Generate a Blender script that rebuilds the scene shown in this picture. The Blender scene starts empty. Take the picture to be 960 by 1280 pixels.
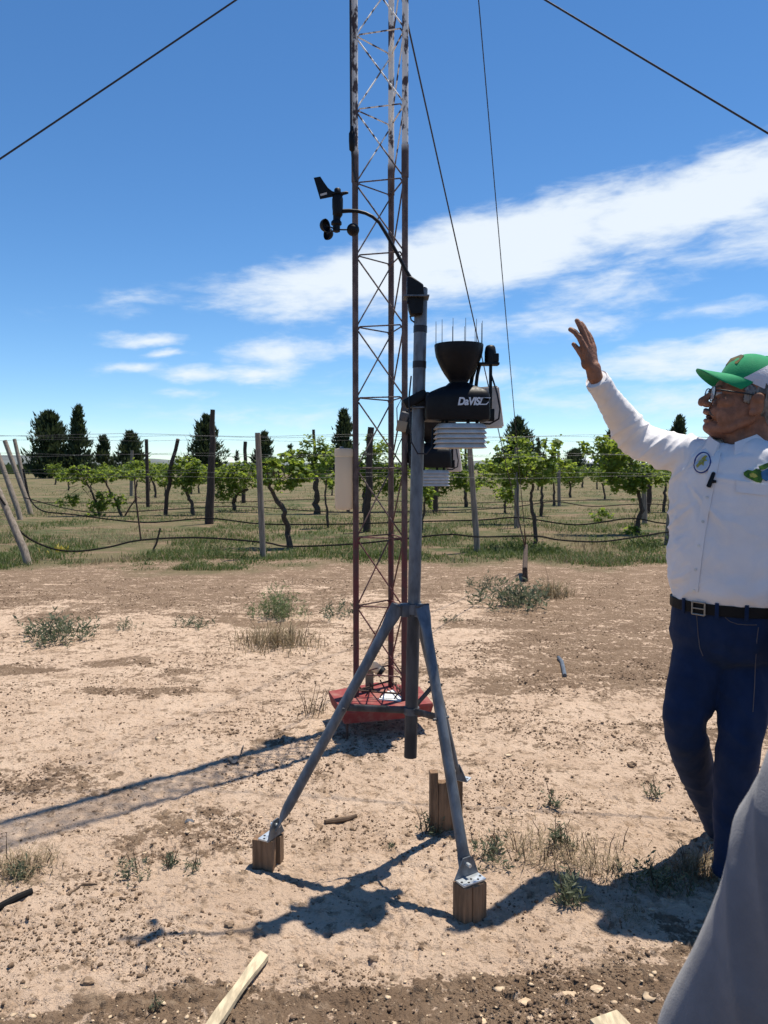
import bpy, bmesh, math, random
import numpy as np
from mathutils import Vector, Matrix
from mathutils.bvhtree import BVHTree

random.seed(7)
RNG = np.random.default_rng(11)
sc = bpy.context.scene
COL = sc.collection

# ------------------------------------------------------------------ camera
CAMH = 1.40
FPX = 960.0                       # focal length in photo pixels (photo is 960 x 1280)
PITCH = math.radians(3.46)
cam_d = bpy.data.cameras.new("camera")
cam_d.sensor_fit = 'VERTICAL'
cam_d.sensor_height = 24.0
cam_d.lens = 24.0 * FPX / 1280.0
cam_d.clip_start = 0.05
cam_d.clip_end = 20000
cam_d.dof.use_dof = True
cam_d.dof.focus_distance = 2.8
cam_d.dof.aperture_fstop = 7.0
cam = bpy.data.objects.new("camera", cam_d)
COL.objects.link(cam)
cam.location = (0, 0, CAMH)
cam.rotation_euler = (math.pi / 2 - PITCH, 0, 0)
sc.camera = cam

# ------------------------------------------------------------------ sun, exposure
SUN_EL = math.radians(73)
SUN_AZ = math.radians(50)
SUN = Vector((math.sin(SUN_AZ) * math.cos(SUN_EL), math.cos(SUN_AZ) * math.cos(SUN_EL), math.sin(SUN_EL)))
sl = bpy.data.lights.new("sun", 'SUN')
sl.energy = 5.0
sl.angle = math.radians(0.53)
sl.color = (1.0, 0.93, 0.81)
so = bpy.data.objects.new("sun", sl)
COL.objects.link(so)
so.rotation_euler = (-SUN).to_track_quat('-Z', 'Y').to_euler()
sc.view_settings.view_transform = 'Standard'
sc.view_settings.look = 'None'
sc.view_settings.exposure = 0.52
sc.view_settings.gamma = 1.0
sc.view_settings.use_curve_mapping = False

# ------------------------------------------------------------------ sky
world = bpy.data.worlds.new("World")
sc.world = world
world.use_nodes = True
wt = world.node_tree
wt.nodes.clear()

class NT:
    """small helper to write node graphs as expressions"""
    def __init__(self, tree):
        self.t = tree
    def new(self, typ, **kw):
        n = self.t.nodes.new(typ)
        for k, v in kw.items():
            setattr(n, k, v)
        return n
    def put(self, sock, v):
        if isinstance(v, bpy.types.NodeSocket):
            self.t.links.new(v, sock)
        elif isinstance(v, (tuple, list)) and len(v) == 3 and sock.type == 'RGBA':
            sock.default_value = (*v, 1)
        else:
            sock.default_value = v
    def m(self, op, a, b=0.0, c=None, clamp=False):
        n = self.new('ShaderNodeMath', operation=op, use_clamp=clamp)
        self.put(n.inputs[0], a)
        self.put(n.inputs[1], b)
        if c is not None:
            self.put(n.inputs[2], c)
        return n.outputs[0]
    def noise(self, vec, scale, detail=4, rough=0.55, dist=0.0, col=False):
        n = self.new('ShaderNodeTexNoise')
        self.put(n.inputs['Vector'], vec)
        n.inputs['Scale'].default_value = scale
        n.inputs['Detail'].default_value = detail
        n.inputs['Roughness'].default_value = rough
        n.inputs['Distortion'].default_value = dist
        return n.outputs['Color' if col else 'Fac']
    def ramp(self, fac, lo, hi, a=0.0, b=1.0, smooth=True):
        n = self.new('ShaderNodeMapRange')
        n.interpolation_type = 'SMOOTHSTEP' if smooth else 'LINEAR'
        self.put(n.inputs['Value'], fac)
        n.inputs['From Min'].default_value = lo
        n.inputs['From Max'].default_value = hi
        n.inputs['To Min'].default_value = a
        n.inputs['To Max'].default_value = b
        return n.outputs['Result']
    def mix(self, fac, a, b, blend='MIX'):
        n = self.new('ShaderNodeMix', data_type='RGBA', blend_type=blend)
        self.put(n.inputs['Factor'], fac)
        self.put(n.inputs['A'] if False else n.inputs[6], a)
        self.put(n.inputs[7], b)
        return n.outputs[2]
    def scalev(self, vec, s):
        n = self.new('ShaderNodeVectorMath', operation='MULTIPLY')
        self.put(n.inputs[0], vec)
        n.inputs[1].default_value = s
        return n.outputs[0]

W = NT(wt)
sky = W.new('ShaderNodeTexSky')
sky.sky_type = 'NISHITA'
sky.sun_disc = False
sky.sun_elevation = SUN_EL
sky.sun_rotation = SUN_AZ
sky.altitude = 2000
sky.air_density = 1.0
sky.dust_density = 0.05
sky.ozone_density = 2.2
tc = W.new('ShaderNodeTexCoord')
dirv = tc.outputs['Generated']
sep = W.new('ShaderNodeSeparateXYZ')
wt.links.new(dirv, sep.inputs[0])
DEG = 180 / math.pi
az = W.m('MULTIPLY', W.m('ARCTAN2', sep.outputs[0], sep.outputs[1]), DEG)
el = W.m('MULTIPLY', W.m('ARCSINE', sep.outputs[2]), DEG)
warp = W.noise(W.scalev(dirv, (1, 1, 2.2)), 7.0, 5, 0.6, col=True)
wsep = W.new('ShaderNodeSeparateXYZ')
wt.links.new(warp, wsep.inputs[0])
azw = W.m('ADD', az, W.m('MULTIPLY', W.m('SUBTRACT', wsep.outputs[0], 0.5), 5.0))
elw = W.m('ADD', el, W.m('MULTIPLY', W.m('SUBTRACT', wsep.outputs[1], 0.5), 2.6))

def ae(px, py):
    a = math.atan((px - 480) / FPX)
    return a * DEG, math.atan((582 - py) / FPX * math.cos(a)) * DEG

def blob(px, py, ha, he, rot, gain):
    a0, e0 = ae(px, py)
    r = math.radians(rot)
    da = W.m('SUBTRACT', azw, a0)
    de = W.m('SUBTRACT', elw, e0)
    u = W.m('ADD', W.m('MULTIPLY', da, math.cos(r) / ha), W.m('MULTIPLY', de, math.sin(r) / ha))
    v = W.m('ADD', W.m('MULTIPLY', da, -math.sin(r) / he), W.m('MULTIPLY', de, math.cos(r) / he))
    d = W.m('SQRT', W.m('ADD', W.m('MULTIPLY', u, u), W.m('MULTIPLY', v, v)))
    return W.m('MULTIPLY', W.m('SUBTRACT', 1.0, d), gain)

# the streaky fair-weather clouds: (photo px, py, half-length deg, half-height deg, tilt deg, density)
blobs = [(470, 352, 15, 3.0, 9, 1.35), (640, 312, 13, 3.6, 11, 1.45), (850, 262, 15, 3.3, 11, 1.35), (1180, 212, 18, 3.4, 11, 1.2),
         (760, 362, 7, 1.6, 2, .55), (900, 445, 13, 1.7, 4, 1.0), (700, 408, 7, 1.5, 2, .55), (355, 446, 6, 1.9, 3, .8),
         (185, 424, 3.6, .75, 4, .75), (165, 462, 3.2, .7, 5, .75), (232, 470, 5.5, .75, 2, .65), (206, 447, 2.4, .5, 3, .6), (225, 494, 2.5, .5, 2, .45),
         (470, 432, 4.5, 1.6, 5, .7), (560, 425, 8, 2.2, 3, .55), (330, 468, 5, 1.0, 2, .7), (850, 500, 16, 2.0, 0, .45), (600, 480, 14, 1.6, 0, .4),
         (380, 520, 14, 1.4, 0, .28), (100, 540, 16, 1.2, 0, .2), (900, 385, 9, .9, 3, .35), (170, 380, 6, .8, 10, .22)]
mk = blob(*blobs[0])
for b in blobs[1:]:
    mk = W.m('MAXIMUM', mk, blob(*b))
# the rest of the sky carries the same thin clouds
far = W.m('MULTIPLY', W.m('SUBTRACT', W.noise(W.scalev(dirv, (1, 1, 4)), 2.3, 4, .5), .56), 3.0)
side = W.ramp(W.m('ABSOLUTE', az), 33, 48)
band = W.m('MULTIPLY', W.ramp(el, 3, 9), W.ramp(el, 30, 20))
mk = W.m('MAXIMUM', mk, W.m('ADD', W.m('MULTIPLY', W.m('MULTIPLY', far, side), band), W.m('SUBTRACT', W.m('MULTIPLY', side, band), 1.0)))
st = W.new('ShaderNodeCombineXYZ')
wt.links.new(W.m('ADD', W.m('MULTIPLY', az, .05), W.m('MULTIPLY', el, .06)), st.inputs[0])
wt.links.new(W.m('SUBTRACT', W.m('MULTIPLY', el, .19), W.m('MULTIPLY', az, .022)), st.inputs[1])
fine = W.noise(st.outputs[0], 2.6, 8, .62, .4)
fine2 = W.noise(st.outputs[0], 9.0, 6, .6, .3)
dens = W.m('ADD', mk, W.m('ADD', W.m('MULTIPLY', W.m('SUBTRACT', fine, .52), 1.5), W.m('MULTIPLY', W.m('SUBTRACT', fine2, .5), .5)))
gate = W.ramp(mk, -.12, .12)
dens = W.m('MULTIPLY', W.ramp(dens, -.05, .85), gate)
dens = W.m('MULTIPLY', dens, .92)
bg1 = W.new('ShaderNodeBackground')
satn = W.new('ShaderNodeHueSaturation')
satn.inputs['Saturation'].default_value = 1.15
tint = W.mix(1.0, sky.outputs[0], (.90, 1.0, 1.07), 'MULTIPLY')
wt.links.new(tint, satn.inputs['Color'])
wt.links.new(satn.outputs[0], bg1.inputs['Color'])
bg1.inputs['Strength'].default_value = 0.100
bg2 = W.new('ShaderNodeBackground')
bg2.inputs['Color'].default_value = (0.83, 0.90, 0.96, 1)
bg2.inputs['Strength'].default_value = 0.75
ms = W.new('ShaderNodeMixShader')
wt.links.new(dens, ms.inputs[0])
wt.links.new(bg1.outputs[0], ms.inputs[1])
wt.links.new(bg2.outputs[0], ms.inputs[2])
wo = W.new('ShaderNodeOutputWorld')
wt.links.new(ms.outputs[0], wo.inputs[0])

# ------------------------------------------------------------------ helpers: pixels of the photo to places
def ray(px, py):
    u = (px - 480) / FPX
    v = (640 - py) / FPX
    return Vector((u, math.cos(PITCH) + v * math.sin(PITCH), -math.sin(PITCH) + v * math.cos(PITCH)))
def at(px, py, Y):
    d = ray(px, py)
    return Vector((0, 0, CAMH)) + d * (Y / d.y)
def gp(px, py):
    d = ray(px, py)
    return Vector((0, 0, CAMH)) + d * (CAMH / -d.z)
def V(*a):
    return Vector(a)

# ------------------------------------------------------------------ helpers: meshes and things
ORG = {}
class MB:
    def __init__(self):
        self.v = []
        self.f = []
        self.mi = []
    def add(self, vs, fs, mi=0):
        o = len(self.v)
        self.v += [tuple(p) for p in vs]
        self.f += [tuple(i + o for i in f) for f in fs]
        self.mi += [mi] * len(fs)
        return self
    def box(self, c, s, rot=None, bev=0.0):
        """box with chamfered edges"""
        hx, hy, hz = s[0] / 2, s[1] / 2, s[2] / 2
        b = bmesh.new()
        bmesh.ops.create_cube(b, size=1)
        for q in b.verts:
            q.co = Vector((q.co.x * 2 * hx, q.co.y * 2 * hy, q.co.z * 2 * hz))
        if bev:
            bmesh.ops.bevel(b, geom=b.edges[:], offset=bev, segments=2, affect='EDGES', profile=.6)
        c = Vector(c)
        b.verts.index_update()
        vs = [((rot @ q.co) if rot is not None else q.co) + c for q in b.verts]
        fs = [[q.index for q in f.verts] for f in b.faces]
        b.free()
        return self.add(vs, fs)
    def tube(self, pts, rad, n=8, cap=True, squash=None):
        pts = [Vector(p) for p in pts]
        if not hasattr(rad, '__len__'):
            rad = [rad] * len(pts)
        vs, fs = [], []
        t0 = (pts[1] - pts[0]).normalized()
        ref = V(0, 0, 1) if abs(t0.z) < .9 else V(0, 1, 0)
        nrm = (ref - t0 * ref.dot(t0)).normalized()
        for i, p in enumerate(pts):
            if i == 0: t = pts[1] - pts[0]
            elif i == len(pts) - 1: t = pts[-1] - pts[-2]
            else: t = (pts[i + 1] - pts[i]).normalized() + (pts[i] - pts[i - 1]).normalized()
            t = t.normalized() if t.length > 1e-9 else t0
            nrm = (nrm - t * nrm.dot(t))
            nrm = nrm.normalized() if nrm.length > 1e-9 else t.orthogonal().normalized()
            bn = t.cross(nrm)
            for k in range(n):
                a = 2 * math.pi * k / n
                vs.append(p + (nrm * math.cos(a) + bn * math.sin(a)) * rad[i])
        for i in range(len(pts) - 1):
            for k in range(n):
                k2 = (k + 1) % n
                fs.append((i * n + k, i * n + k2, (i + 1) * n + k2, (i + 1) * n + k))
        if cap:
            fs.append(tuple(range(n - 1, -1, -1)))
            fs.append(tuple((len(pts) - 1) * n + k for k in range(n)))
        return self.add(vs, fs)
    def lathe(self, prof, org, n=24, axis=None, cap=True):
        """prof: (radius, height)"""
        org = Vector(org)
        vs, fs = [], []
        R = V(0, 0, 1).rotation_difference(axis.normalized()).to_matrix() if axis is not None else Matrix.Identity(3)
        for r, h in prof:
            for k in range(n):
                a = 2 * math.pi * k / n
                vs.append(org + R @ V(r * math.cos(a), r * math.sin(a), h))
        for i in range(len(prof) - 1):
            for k in range(n):
                k2 = (k + 1) % n
                fs.append((i * n + k, i * n + k2, (i + 1) * n + k2, (i + 1) * n + k))
        if cap:
            fs.append(tuple(range(n - 1, -1, -1)))
            fs.append(tuple((len(prof) - 1) * n + k for k in range(n)))
        return self.add(vs, fs)
    def ell(self, c, r, rot=None, nu=20, nv=12):
        c = Vector(c)
        vs, fs = [], []
        rot = rot if rot is not None else Matrix.Identity(3)
        vs.append(c + rot @ V(0, 0, r[2]))
        for i in range(1, nv):
            t = math.pi * i / nv
            for k in range(nu):
                a = 2 * math.pi * k / nu
                vs.append(c + rot @ V(r[0] * math.sin(t) * math.cos(a), r[1] * math.sin(t) * math.sin(a), r[2] * math.cos(t)))
        vs.append(c + rot @ V(0, 0, -r[2]))
        for k in range(nu):
            fs.append((0, 1 + k, 1 + (k + 1) % nu))
            fs.append((len(vs) - 1, 1 + (nv - 2) * nu + (k + 1) % nu, 1 + (nv - 2) * nu + k))
        for i in range(nv - 2):
            for k in range(nu):
                k2 = (k + 1) % nu
                fs.append((1 + i * nu + k, 1 + (i + 1) * nu + k, 1 + (i + 1) * nu + k2, 1 + i * nu + k2))
        return self.add(vs, fs)
    def caps(self, pts, rad, n=14):
        """tapered limb with round ends"""
        pts = [Vector(p) for p in pts]
        a = (pts[0] - pts[1]).normalized()
        b = (pts[-1] - pts[-2]).normalized()
        P, R = [], []
        for q in (1.0, .8, .45):
            P.append(pts[0] + a * rad[0] * q); R.append(rad[0] * math.sqrt(max(1 - q * q, 1e-4)))
        P += pts; R += list(rad)
        for q in (.45, .8, 1.0):
            P.append(pts[-1] + b * rad[-1] * q); R.append(rad[-1] * math.sqrt(max(1 - q * q, 1e-4)))
        return self.tube(P, R, n)
    def loft(self, secs, n=28):
        """secs: (centre, vector a, vector b) ellipses"""
        vs, fs = [], []
        for c, a, b in secs:
            for k in range(n):
                t = 2 * math.pi * k / n
                vs.append(Vector(c) + Vector(a) * math.cos(t) + Vector(b) * math.sin(t))
        for i in range(len(secs) - 1):
            for k in range(n):
                k2 = (k + 1) % n
                fs.append((i * n + k, i * n + k2, (i + 1) * n + k2, (i + 1) * n + k))
        fs.append(tuple(range(n - 1, -1, -1)))
        fs.append(tuple((len(secs) - 1) * n + k for k in range(n)))
        return self.add(vs, fs)
    def mesh(self, name, org=V(0, 0, 0)):
        me = bpy.data.meshes.new(name)
        me.from_pydata([(x - org[0], y - org[1], z - org[2]) for x, y, z in self.v], [], self.f)
        return me
    def build(self, name, mats, parent=None, org=None, smooth=True, fixn=True):
        o0 = ORG[parent.name] if parent is not None else (Vector(org) if org is not None else V(0, 0, 0))
        me = self.mesh(name, o0)
        return link(name, me, mats, parent, o0, smooth, self.mi if isinstance(mats, (list, tuple)) else None, fixn)

def link(name, me, mats, parent=None, o0=V(0, 0, 0), smooth=True, mi=None, fixn=False):
    for m_ in (mats if isinstance(mats, (list, tuple)) else [mats]):
        me.materials.append(m_)
    if mi is not None:
        me.polygons.foreach_set('material_index', mi)
    if fixn:
        b = bmesh.new(); b.from_mesh(me)
        bmesh.ops.recalc_face_normals(b, faces=b.faces[:])
        b.to_mesh(me); b.free()
    if smooth:
        me.polygons.foreach_set('use_smooth', [True] * len(me.polygons))
        if smooth != 'full' and len(me.polygons) < 60000:
            try:
                me.set_sharp_from_angle(angle=math.radians(42))
            except Exception:
                pass
    ob = bpy.data.objects.new(name, me)
    COL.objects.link(ob)
    if parent is not None:
        ob.parent = parent
    else:
        ob.location = o0
    ORG[ob.name] = Vector(o0)
    return ob

def tag(o, label=None, cat=None, group=None, kind=None):
    for k, v in (('label', label), ('category', cat), ('group', group), ('kind', kind)):
        if v: o[k] = v
    return o
def thing(name, loc, label, cat, group=None):
    o = bpy.data.objects.new(name, None)
    o.empty_display_size = .1
    COL.objects.link(o)
    o.location = loc
    ORG[o.name] = Vector(loc)
    return tag(o, label, cat, group)

# ------------------------------------------------------------------ helpers: noise for shaping
def _hash(ix, iy, seed):
    n = (ix.astype(np.int64) * 374761393 + iy.astype(np.int64) * 668265263 + seed * 982451653) & 0xFFFFFFFF
    n = ((n ^ (n >> 13)) * 1274126177) & 0xFFFFFFFF
    n = n ^ (n >> 16)
    return (n & 0xFFFF) / 65535.0
def vn(x, y, seed=0):
    x = np.asarray(x, float); y = np.asarray(y, float)
    ix = np.floor(x); iy = np.floor(y)
    fx = x - ix; fy = y - iy
    fx = fx * fx * (3 - 2 * fx); fy = fy * fy * (3 - 2 * fy)
    a = _hash(ix, iy, seed); b = _hash(ix + 1, iy, seed); c = _hash(ix, iy + 1, seed); d = _hash(ix + 1, iy + 1, seed)
    return (a * (1 - fx) + b * fx) * (1 - fy) + (c * (1 - fx) + d * fx) * fy
def fbm(x, y, seed=0, oct=4):
    s = 0; a = .5; t = 0
    for i in range(oct):
        s = s + a * vn(x * 2 ** i + 17.3 * i, y * 2 ** i - 9.1 * i, seed + i); t += a; a *= .5
    return s / t
def sstep(x, a, b):
    t = np.clip((x - a) / (b - a), 0, 1)
    return t * t * (3 - 2 * t)

# ------------------------------------------------------------------ materials
def mat(name, col, rough=.7, metal=0.0, var=.25, scale=12.0, col2=None, bump=.0, bscale=60.0, stretch=(1, 1, 1), spec=.4, contrast=(.35, .65), local=True):
    m_ = bpy.data.materials.new(name)
    m_.use_nodes = True
    t = m_.node_tree
    g = NT(t)
    bs = t.nodes['Principled BSDF']
    co = g.new('ShaderNodeTexCoord').outputs['Object']
    co = g.scalev(co, stretch)
    f = g.ramp(g.noise(co, scale, 5, .6), contrast[0], contrast[1])
    c2 = col2 if col2 is not None else tuple(c * (1 - var) for c in col)
    g.put(bs.inputs['Base Color'], g.mix(f, c2, col))
    g.put(bs.inputs['Roughness'], g.ramp(g.noise(co, scale * 2.3, 3), .2, .8, max(rough - .1, .02), min(rough + .1, 1)))
    bs.inputs['Metallic'].default_value = metal
    bs.inputs['Specular IOR Level'].default_value = spec
    if bump:
        bn = g.new('ShaderNodeBump')
        bn.inputs['Strength'].default_value = bump
        bn.inputs['Distance'].default_value = .004
        g.put(bn.inputs['Height'], g.noise(co, bscale, 5, .6))
        t.links.new(bn.outputs[0], bs.inputs['Normal'])
    return m_
def leaf_mat(name, c1, c2, trans, rough=.5, tmix=.45):
    m_ = bpy.data.materials.new(name)
    m_.use_nodes = True
    t = m_.node_tree
    g = NT(t)
    bs = t.nodes['Principled BSDF']
    geo = g.new('ShaderNodeNewGeometry')
    rnd = geo.outputs['Random Per Island']
    g.put(bs.inputs['Base Color'], g.mix(rnd, c1, c2))
    bs.inputs['Roughness'].default_value = rough
    bs.inputs['Specular IOR Level'].default_value = .3
    tr = g.new('ShaderNodeBsdfTranslucent')
    g.put(tr.inputs['Color'], g.mix(rnd, tuple(x * .8 for x in trans), trans))
    mx = g.new('ShaderNodeMixShader')
    mx.inputs[0].default_value = tmix
    t.links.new(bs.outputs[0], mx.inputs[1])
    t.links.new(tr.outputs[0], mx.inputs[2])
    t.links.new(mx.outputs[0], t.nodes['Material Output'].inputs[0])
    return m_

M = {}
M['black_plastic'] = mat('black plastic', (.006, .0065, .009), .5, 0, .3, 30, bump=.05, spec=.22)
M['dark_tape'] = mat('black tape', (.012, .014, .022), .5)
M['galv'] = mat('galvanised steel', (.15, .17, .20), .5, .45, .38, 34, stretch=(1, 1, .4), bump=.15, bscale=90)
M['galv_dull'] = mat('weathered steel pipe', (.10, .10, .105), .65, .35, .6, 14, stretch=(1, 1, .25), bump=.06)
M['bright_plate'] = mat('bright zinc plate', (.62, .66, .68), .38, .6, .2, 30)
M['hole'] = mat('dark bolt hole', (.01, .01, .012), .8)
M['shield'] = mat('off white shield plastic', (.60, .57, .54), .5, 0, .18, 25)
M['panel'] = mat('beige panel plastic', (.68, .60, .52), .5, 0, .2, 15)
M['letter'] = mat('pale grey lettering', (.62, .66, .72), .5, 0, .1)
M['blockwood'] = mat('weathered timber', (.25, .15, .085), .85, 0, .5, 9, stretch=(6, 6, .8), bump=.5, bscale=25)
M['postwood'] = mat('grey weathered post wood', (.27, .22, .175), .9, 0, .45, 6, stretch=(6, 6, .7), bump=.5, bscale=20)
M['darkwood'] = mat('dark old wood', (.075, .05, .038), .9, 0, .5, 8, stretch=(5, 5, .8), bump=.5, bscale=20)
M['bark'] = mat('vine bark', (.10, .07, .05), .95, 0, .55, 20, stretch=(3, 3, .7), bump=.7, bscale=40)
M['conbark'] = mat('conifer bark', (.09, .065, .05), .95, 0, .4, 6)
M['lath'] = mat('pale split lath', (.56, .46, .31), .85, 0, .4, 14, stretch=(4, 1, 4), bump=.3, bscale=30)
M['hose'] = mat('black drip hose', (.013, .0125, .013), .85, 0, .3, 20, spec=.15)
M['wire'] = mat('dull wire', (.07, .07, .075), .6, .3, .2)
M['guy'] = mat('dark guy cable', (.035, .035, .04), .6, .3, .2)
M['white_pl'] = leaf_mat('milky plastic', (.66, .60, .50), (.70, .63, .53), (.90, .78, .60), .5, .5)
M['redpaint'] = mat('worn red paint', (.20, .034, .032), .85, 0, .4, 9, col2=(.27, .12, .095), bump=.3, bscale=40, contrast=(.30, .55))
M['slab_white'] = mat('white slab patch', (.72, .71, .68), .7, 0, .15, 20)
M['iron'] = mat('rusty iron', (.10, .055, .042), .8, .2, .5, 25)
M['stone'] = mat('brown clod', (.27, .185, .12), .95, 0, .4, 40, bump=.5, bscale=120)
M['darkstone'] = mat('grey stone', (.12, .125, .14), .8, 0, .4, 60, bump=.4)
M['twig'] = mat('dry twig', (.13, .085, .055), .95, 0, .4, 40)

# ------------------------------------------------------------------ ground
def soil_mask(x, y):
    """1 = loose brown soil, 0 = pale dried crust"""
    w = (fbm(x * .55, y * .8, 3, 4) - .5)
    yy = y + w * 1.8
    s = sstep(yy, 6.3, 8.2) * .92                                       # the worked strip before the vines
    right = sstep(x + w * 1.2, .30, 1.25) * sstep(yy, 4.3, 5.7) * .92         # smooth bare patch behind the man
    s = np.maximum(s, right)
    near = sstep(-(y + (fbm(x * 2.2, y * 2.2, 9, 3) - .5) * .5 - .10 * x), -2.13, -1.98)
    s = np.maximum(s, near)
    pat = sstep(fbm(x * 1.3 + 7, y * 2.1, 21, 6), .47, .60)
    s = np.maximum(s, pat * (.55 + .35 * sstep(y, 2.5, 5)))
    pale = sstep(fbm(x * .9 + 3, y * 1.6 + 5, 33, 4), .54, .68) * sstep(-y, -9.5, -8.0)
    s = s * (1 - .75 * pale * (1 - right) * (1 - near))
    s = np.maximum(s, (.20 + .22 * fbm(x * 2.3, y * 3.0, 24, 4)) * sstep(y, 2.8, 4.4) * sstep(fbm(x * .6, y * .9, 27, 3), .30, .5))
    return np.clip(s, 0, 1)
def veg_mask(x, y):
    w = (fbm(x * .7, y * .7, 41, 4) - .5) + .5 * (fbm(x * 3, y * 1.6, 43, 3) - .5)
    return sstep(y + w * 2.4 - .14 * x * sstep(-x, -8, 0), 10.4, 11.6)
def height(x, y):
    r = np.hypot(x, y)
    fade = 1 / (1 + (r / 6.0) ** 2)
    h = .030 * (fbm(x * 1.3, y * 1.3, 1, 3) - .5) * (1 / (1 + (r / 30) ** 2))
    crust = sstep(fbm(x * 9, y * 9, 5, 3), .44, .56) * .007
    pits = -.010 * sstep(fbm(x * 24, y * 24, 8, 2), .60, .74)
    lumps = .012 * sstep(fbm(x * 33, y * 33, 15, 2), .66, .84)
    s = soil_mask(x, y)
    fine = (fbm(x * 55, y * 55, 12, 2) - .5) * (.006 + .010 * s)
    return h + fade * (crust + pits * (1 - .4 * s) + lumps * (.6 + .8 * s) + fine)
def hz(x, y):
    return float(height(np.array([x]), np.array([y]))[0])

def build_ground():
    ys = np.concatenate([np.arange(1400, 700, -14), np.arange(700, 30, -1.0), np.arange(30, 4, -.8), np.array([3, 2.2, 1.6, 1.1, .8, .55])])
    rs = CAMH * FPX / ys
    rs = np.concatenate([[.02, .3, .6], rs])
    th = np.concatenate([np.linspace(-math.pi, -.56, 60, endpoint=False), np.linspace(-.56, .56, 720, endpoint=False), np.linspace(.56, math.pi, 60, endpoint=False)])
    nt = len(th)
    T, Rr = np.meshgrid(th, rs)
    X = Rr * np.sin(T); Y = Rr * np.cos(T)
    x = X.ravel(); y = Y.ravel()
    z = np.zeros_like(x)
    near = Rr.ravel() < 60
    z[near] = height(x[near], y[near])
    nr = len(rs)
    i = np.arange(nr - 1)[:, None] * nt
    k = np.arange(nt)[None, :]
    k2 = (k + 1) % nt
    F = np.stack([i + k, i + nt + k, i + nt + k2, i + k2], -1).reshape(-1, 4)[:, ::-1]
    me = bpy.data.meshes.new('ground')
    me.vertices.add(len(x))
    me.vertices.foreach_set('co', np.stack([x, y, z], 1).ravel().astype(np.float32))
    me.loops.add(F.size)
    me.loops.foreach_set('vertex_index', F.ravel().astype(np.int32))
    me.polygons.add(len(F))
    me.polygons.foreach_set('loop_start', np.arange(0, F.size, 4, dtype=np.int32))
    me.polygons.foreach_set('use_smooth', np.ones(len(F), bool))
    me.update(calc_edges=True)
    me.validate()
    for nm, fn in (('soil', soil_mask), ('veg', veg_mask)):
        a = me.attributes.new(nm, 'FLOAT', 'POINT')
        vals = np.ones(len(x)) if nm == 'veg' else np.zeros(len(x))
        vals[near] = fn(x[near], y[near])
        a.data.foreach_set('value', vals.astype(np.float32))
    m_ = bpy.data.materials.new('dry earth')
    m_.use_nodes = True
    t = m_.node_tree; g = NT(t)
    bs = t.nodes['Principled BSDF']
    co = g.new('ShaderNodeTexCoord').outputs['Object']
    soil = g.new('ShaderNodeAttribute', attribute_name='soil').outputs['Fac']
    veg = g.new('ShaderNodeAttribute', attribute_name='veg').outputs['Fac']
    n1 = g.noise(co, 3.0, 6, .65)
    n2 = g.noise(co, 22.0, 6, .65)
    n3 = g.noise(co, 90.0, 4, .6)
    # pale crust, broken by brown where it has flaked
    n4 = g.noise(co, 9.0, 7, .72, .6)
    n5 = g.noise(co, 45.0, 5, .7)
    n6 = g.noise(g.scalev(co, (.7, 1.6, 1)), 5.0, 8, .75, .4)
    crust = g.mix(g.ramp(n1, .3, .7), (.50, .363, .262), (.605, .455, .338))
    crust = g.mix(g.m('MULTIPLY', g.ramp(n4, .53, .60), .55), crust, (.34, .235, .155))
    crust = g.mix(g.m('MULTIPLY', g.ramp(n2, .55, .63), .62), crust, (.27, .185, .12))
    crust = g.mix(g.m('MULTIPLY', g.ramp(n5, .60, .66), .7), crust, (.20, .13, .085))
    crust = g.mix(g.m('MULTIPLY', g.ramp(n3, .60, .70), .5), crust, (.20, .13, .085))
    earth = g.mix(g.ramp(n1, .3, .7), (.175, .117, .077), (.235, .163, .109))
    earth = g.mix(g.m('MULTIPLY', g.ramp(n4, .54, .62), .5), earth, (.36, .265, .185))
    earth = g.mix(g.m('MULTIPLY', g.ramp(n5, .57, .66), .5), earth, (.42, .32, .23))
    earth = g.mix(g.m('MULTIPLY', g.ramp(n3, .54, .66), .6), earth, (.12, .082, .055))
    dd = g.m('ADD', g.m('ADD', g.m('MULTIPLY', g.m('SUBTRACT', n5, .5), 2.0), g.m('MULTIPLY', g.m('SUBTRACT', n2, .5), 1.7)), g.m('ADD', g.m('MULTIPLY', g.m('SUBTRACT', n4, .5), 1.9), g.m('MULTIPLY', g.m('SUBTRACT', n6, .5), 2.3)))
    s2 = g.ramp(g.m('ADD', g.m('MULTIPLY', soil, .84), dd), .30, .62)
    base = g.mix(s2, crust, earth)
    # vineyard floor: dry grass and green weeds
    v1 = g.noise(co, .45, 5, .6)
    v2 = g.noise(co, 5.0, 5, .7)
    flo = g.mix(g.ramp(v1, .40, .62), (.135, .115, .062), (.06, .078, .03))
    flo = g.mix(g.m('MULTIPLY', g.ramp(v2, .45, .7), .55), flo, (.23, .17, .105))
    flo = g.mix(g.m('MULTIPLY', g.ramp(g.noise(g.scalev(co, (.6, 1.5, 1)), 1.1, 6, .65), .50, .60), .8), flo, (.215, .15, .10))
    base = g.mix(veg, base, flo)
    g.put(bs.inputs['Base Color'], base)
    bs.inputs['Roughness'].default_value = .97
    bs.inputs['Specular IOR Level'].default_value = .12
    bn = g.new('ShaderNodeBump')
    bn.inputs['Strength'].default_value = 1.0
    bn.inputs['Distance'].default_value = .020
    g.put(bn.inputs['Height'], g.m('ADD', g.m('MULTIPLY', g.noise(co, 60, 6, .7), 1.0), g.m('ADD', g.m('MULTIPLY', n2, .8), g.m('MULTIPLY', n5, .8))))
    t.links.new(bn.outputs[0], bs.inputs['Normal'])
    me.materials.append(m_)
    o = bpy.data.objects.new('ground', me)
    COL.objects.link(o)
    tag(o, kind='structure')
build_ground()

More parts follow.
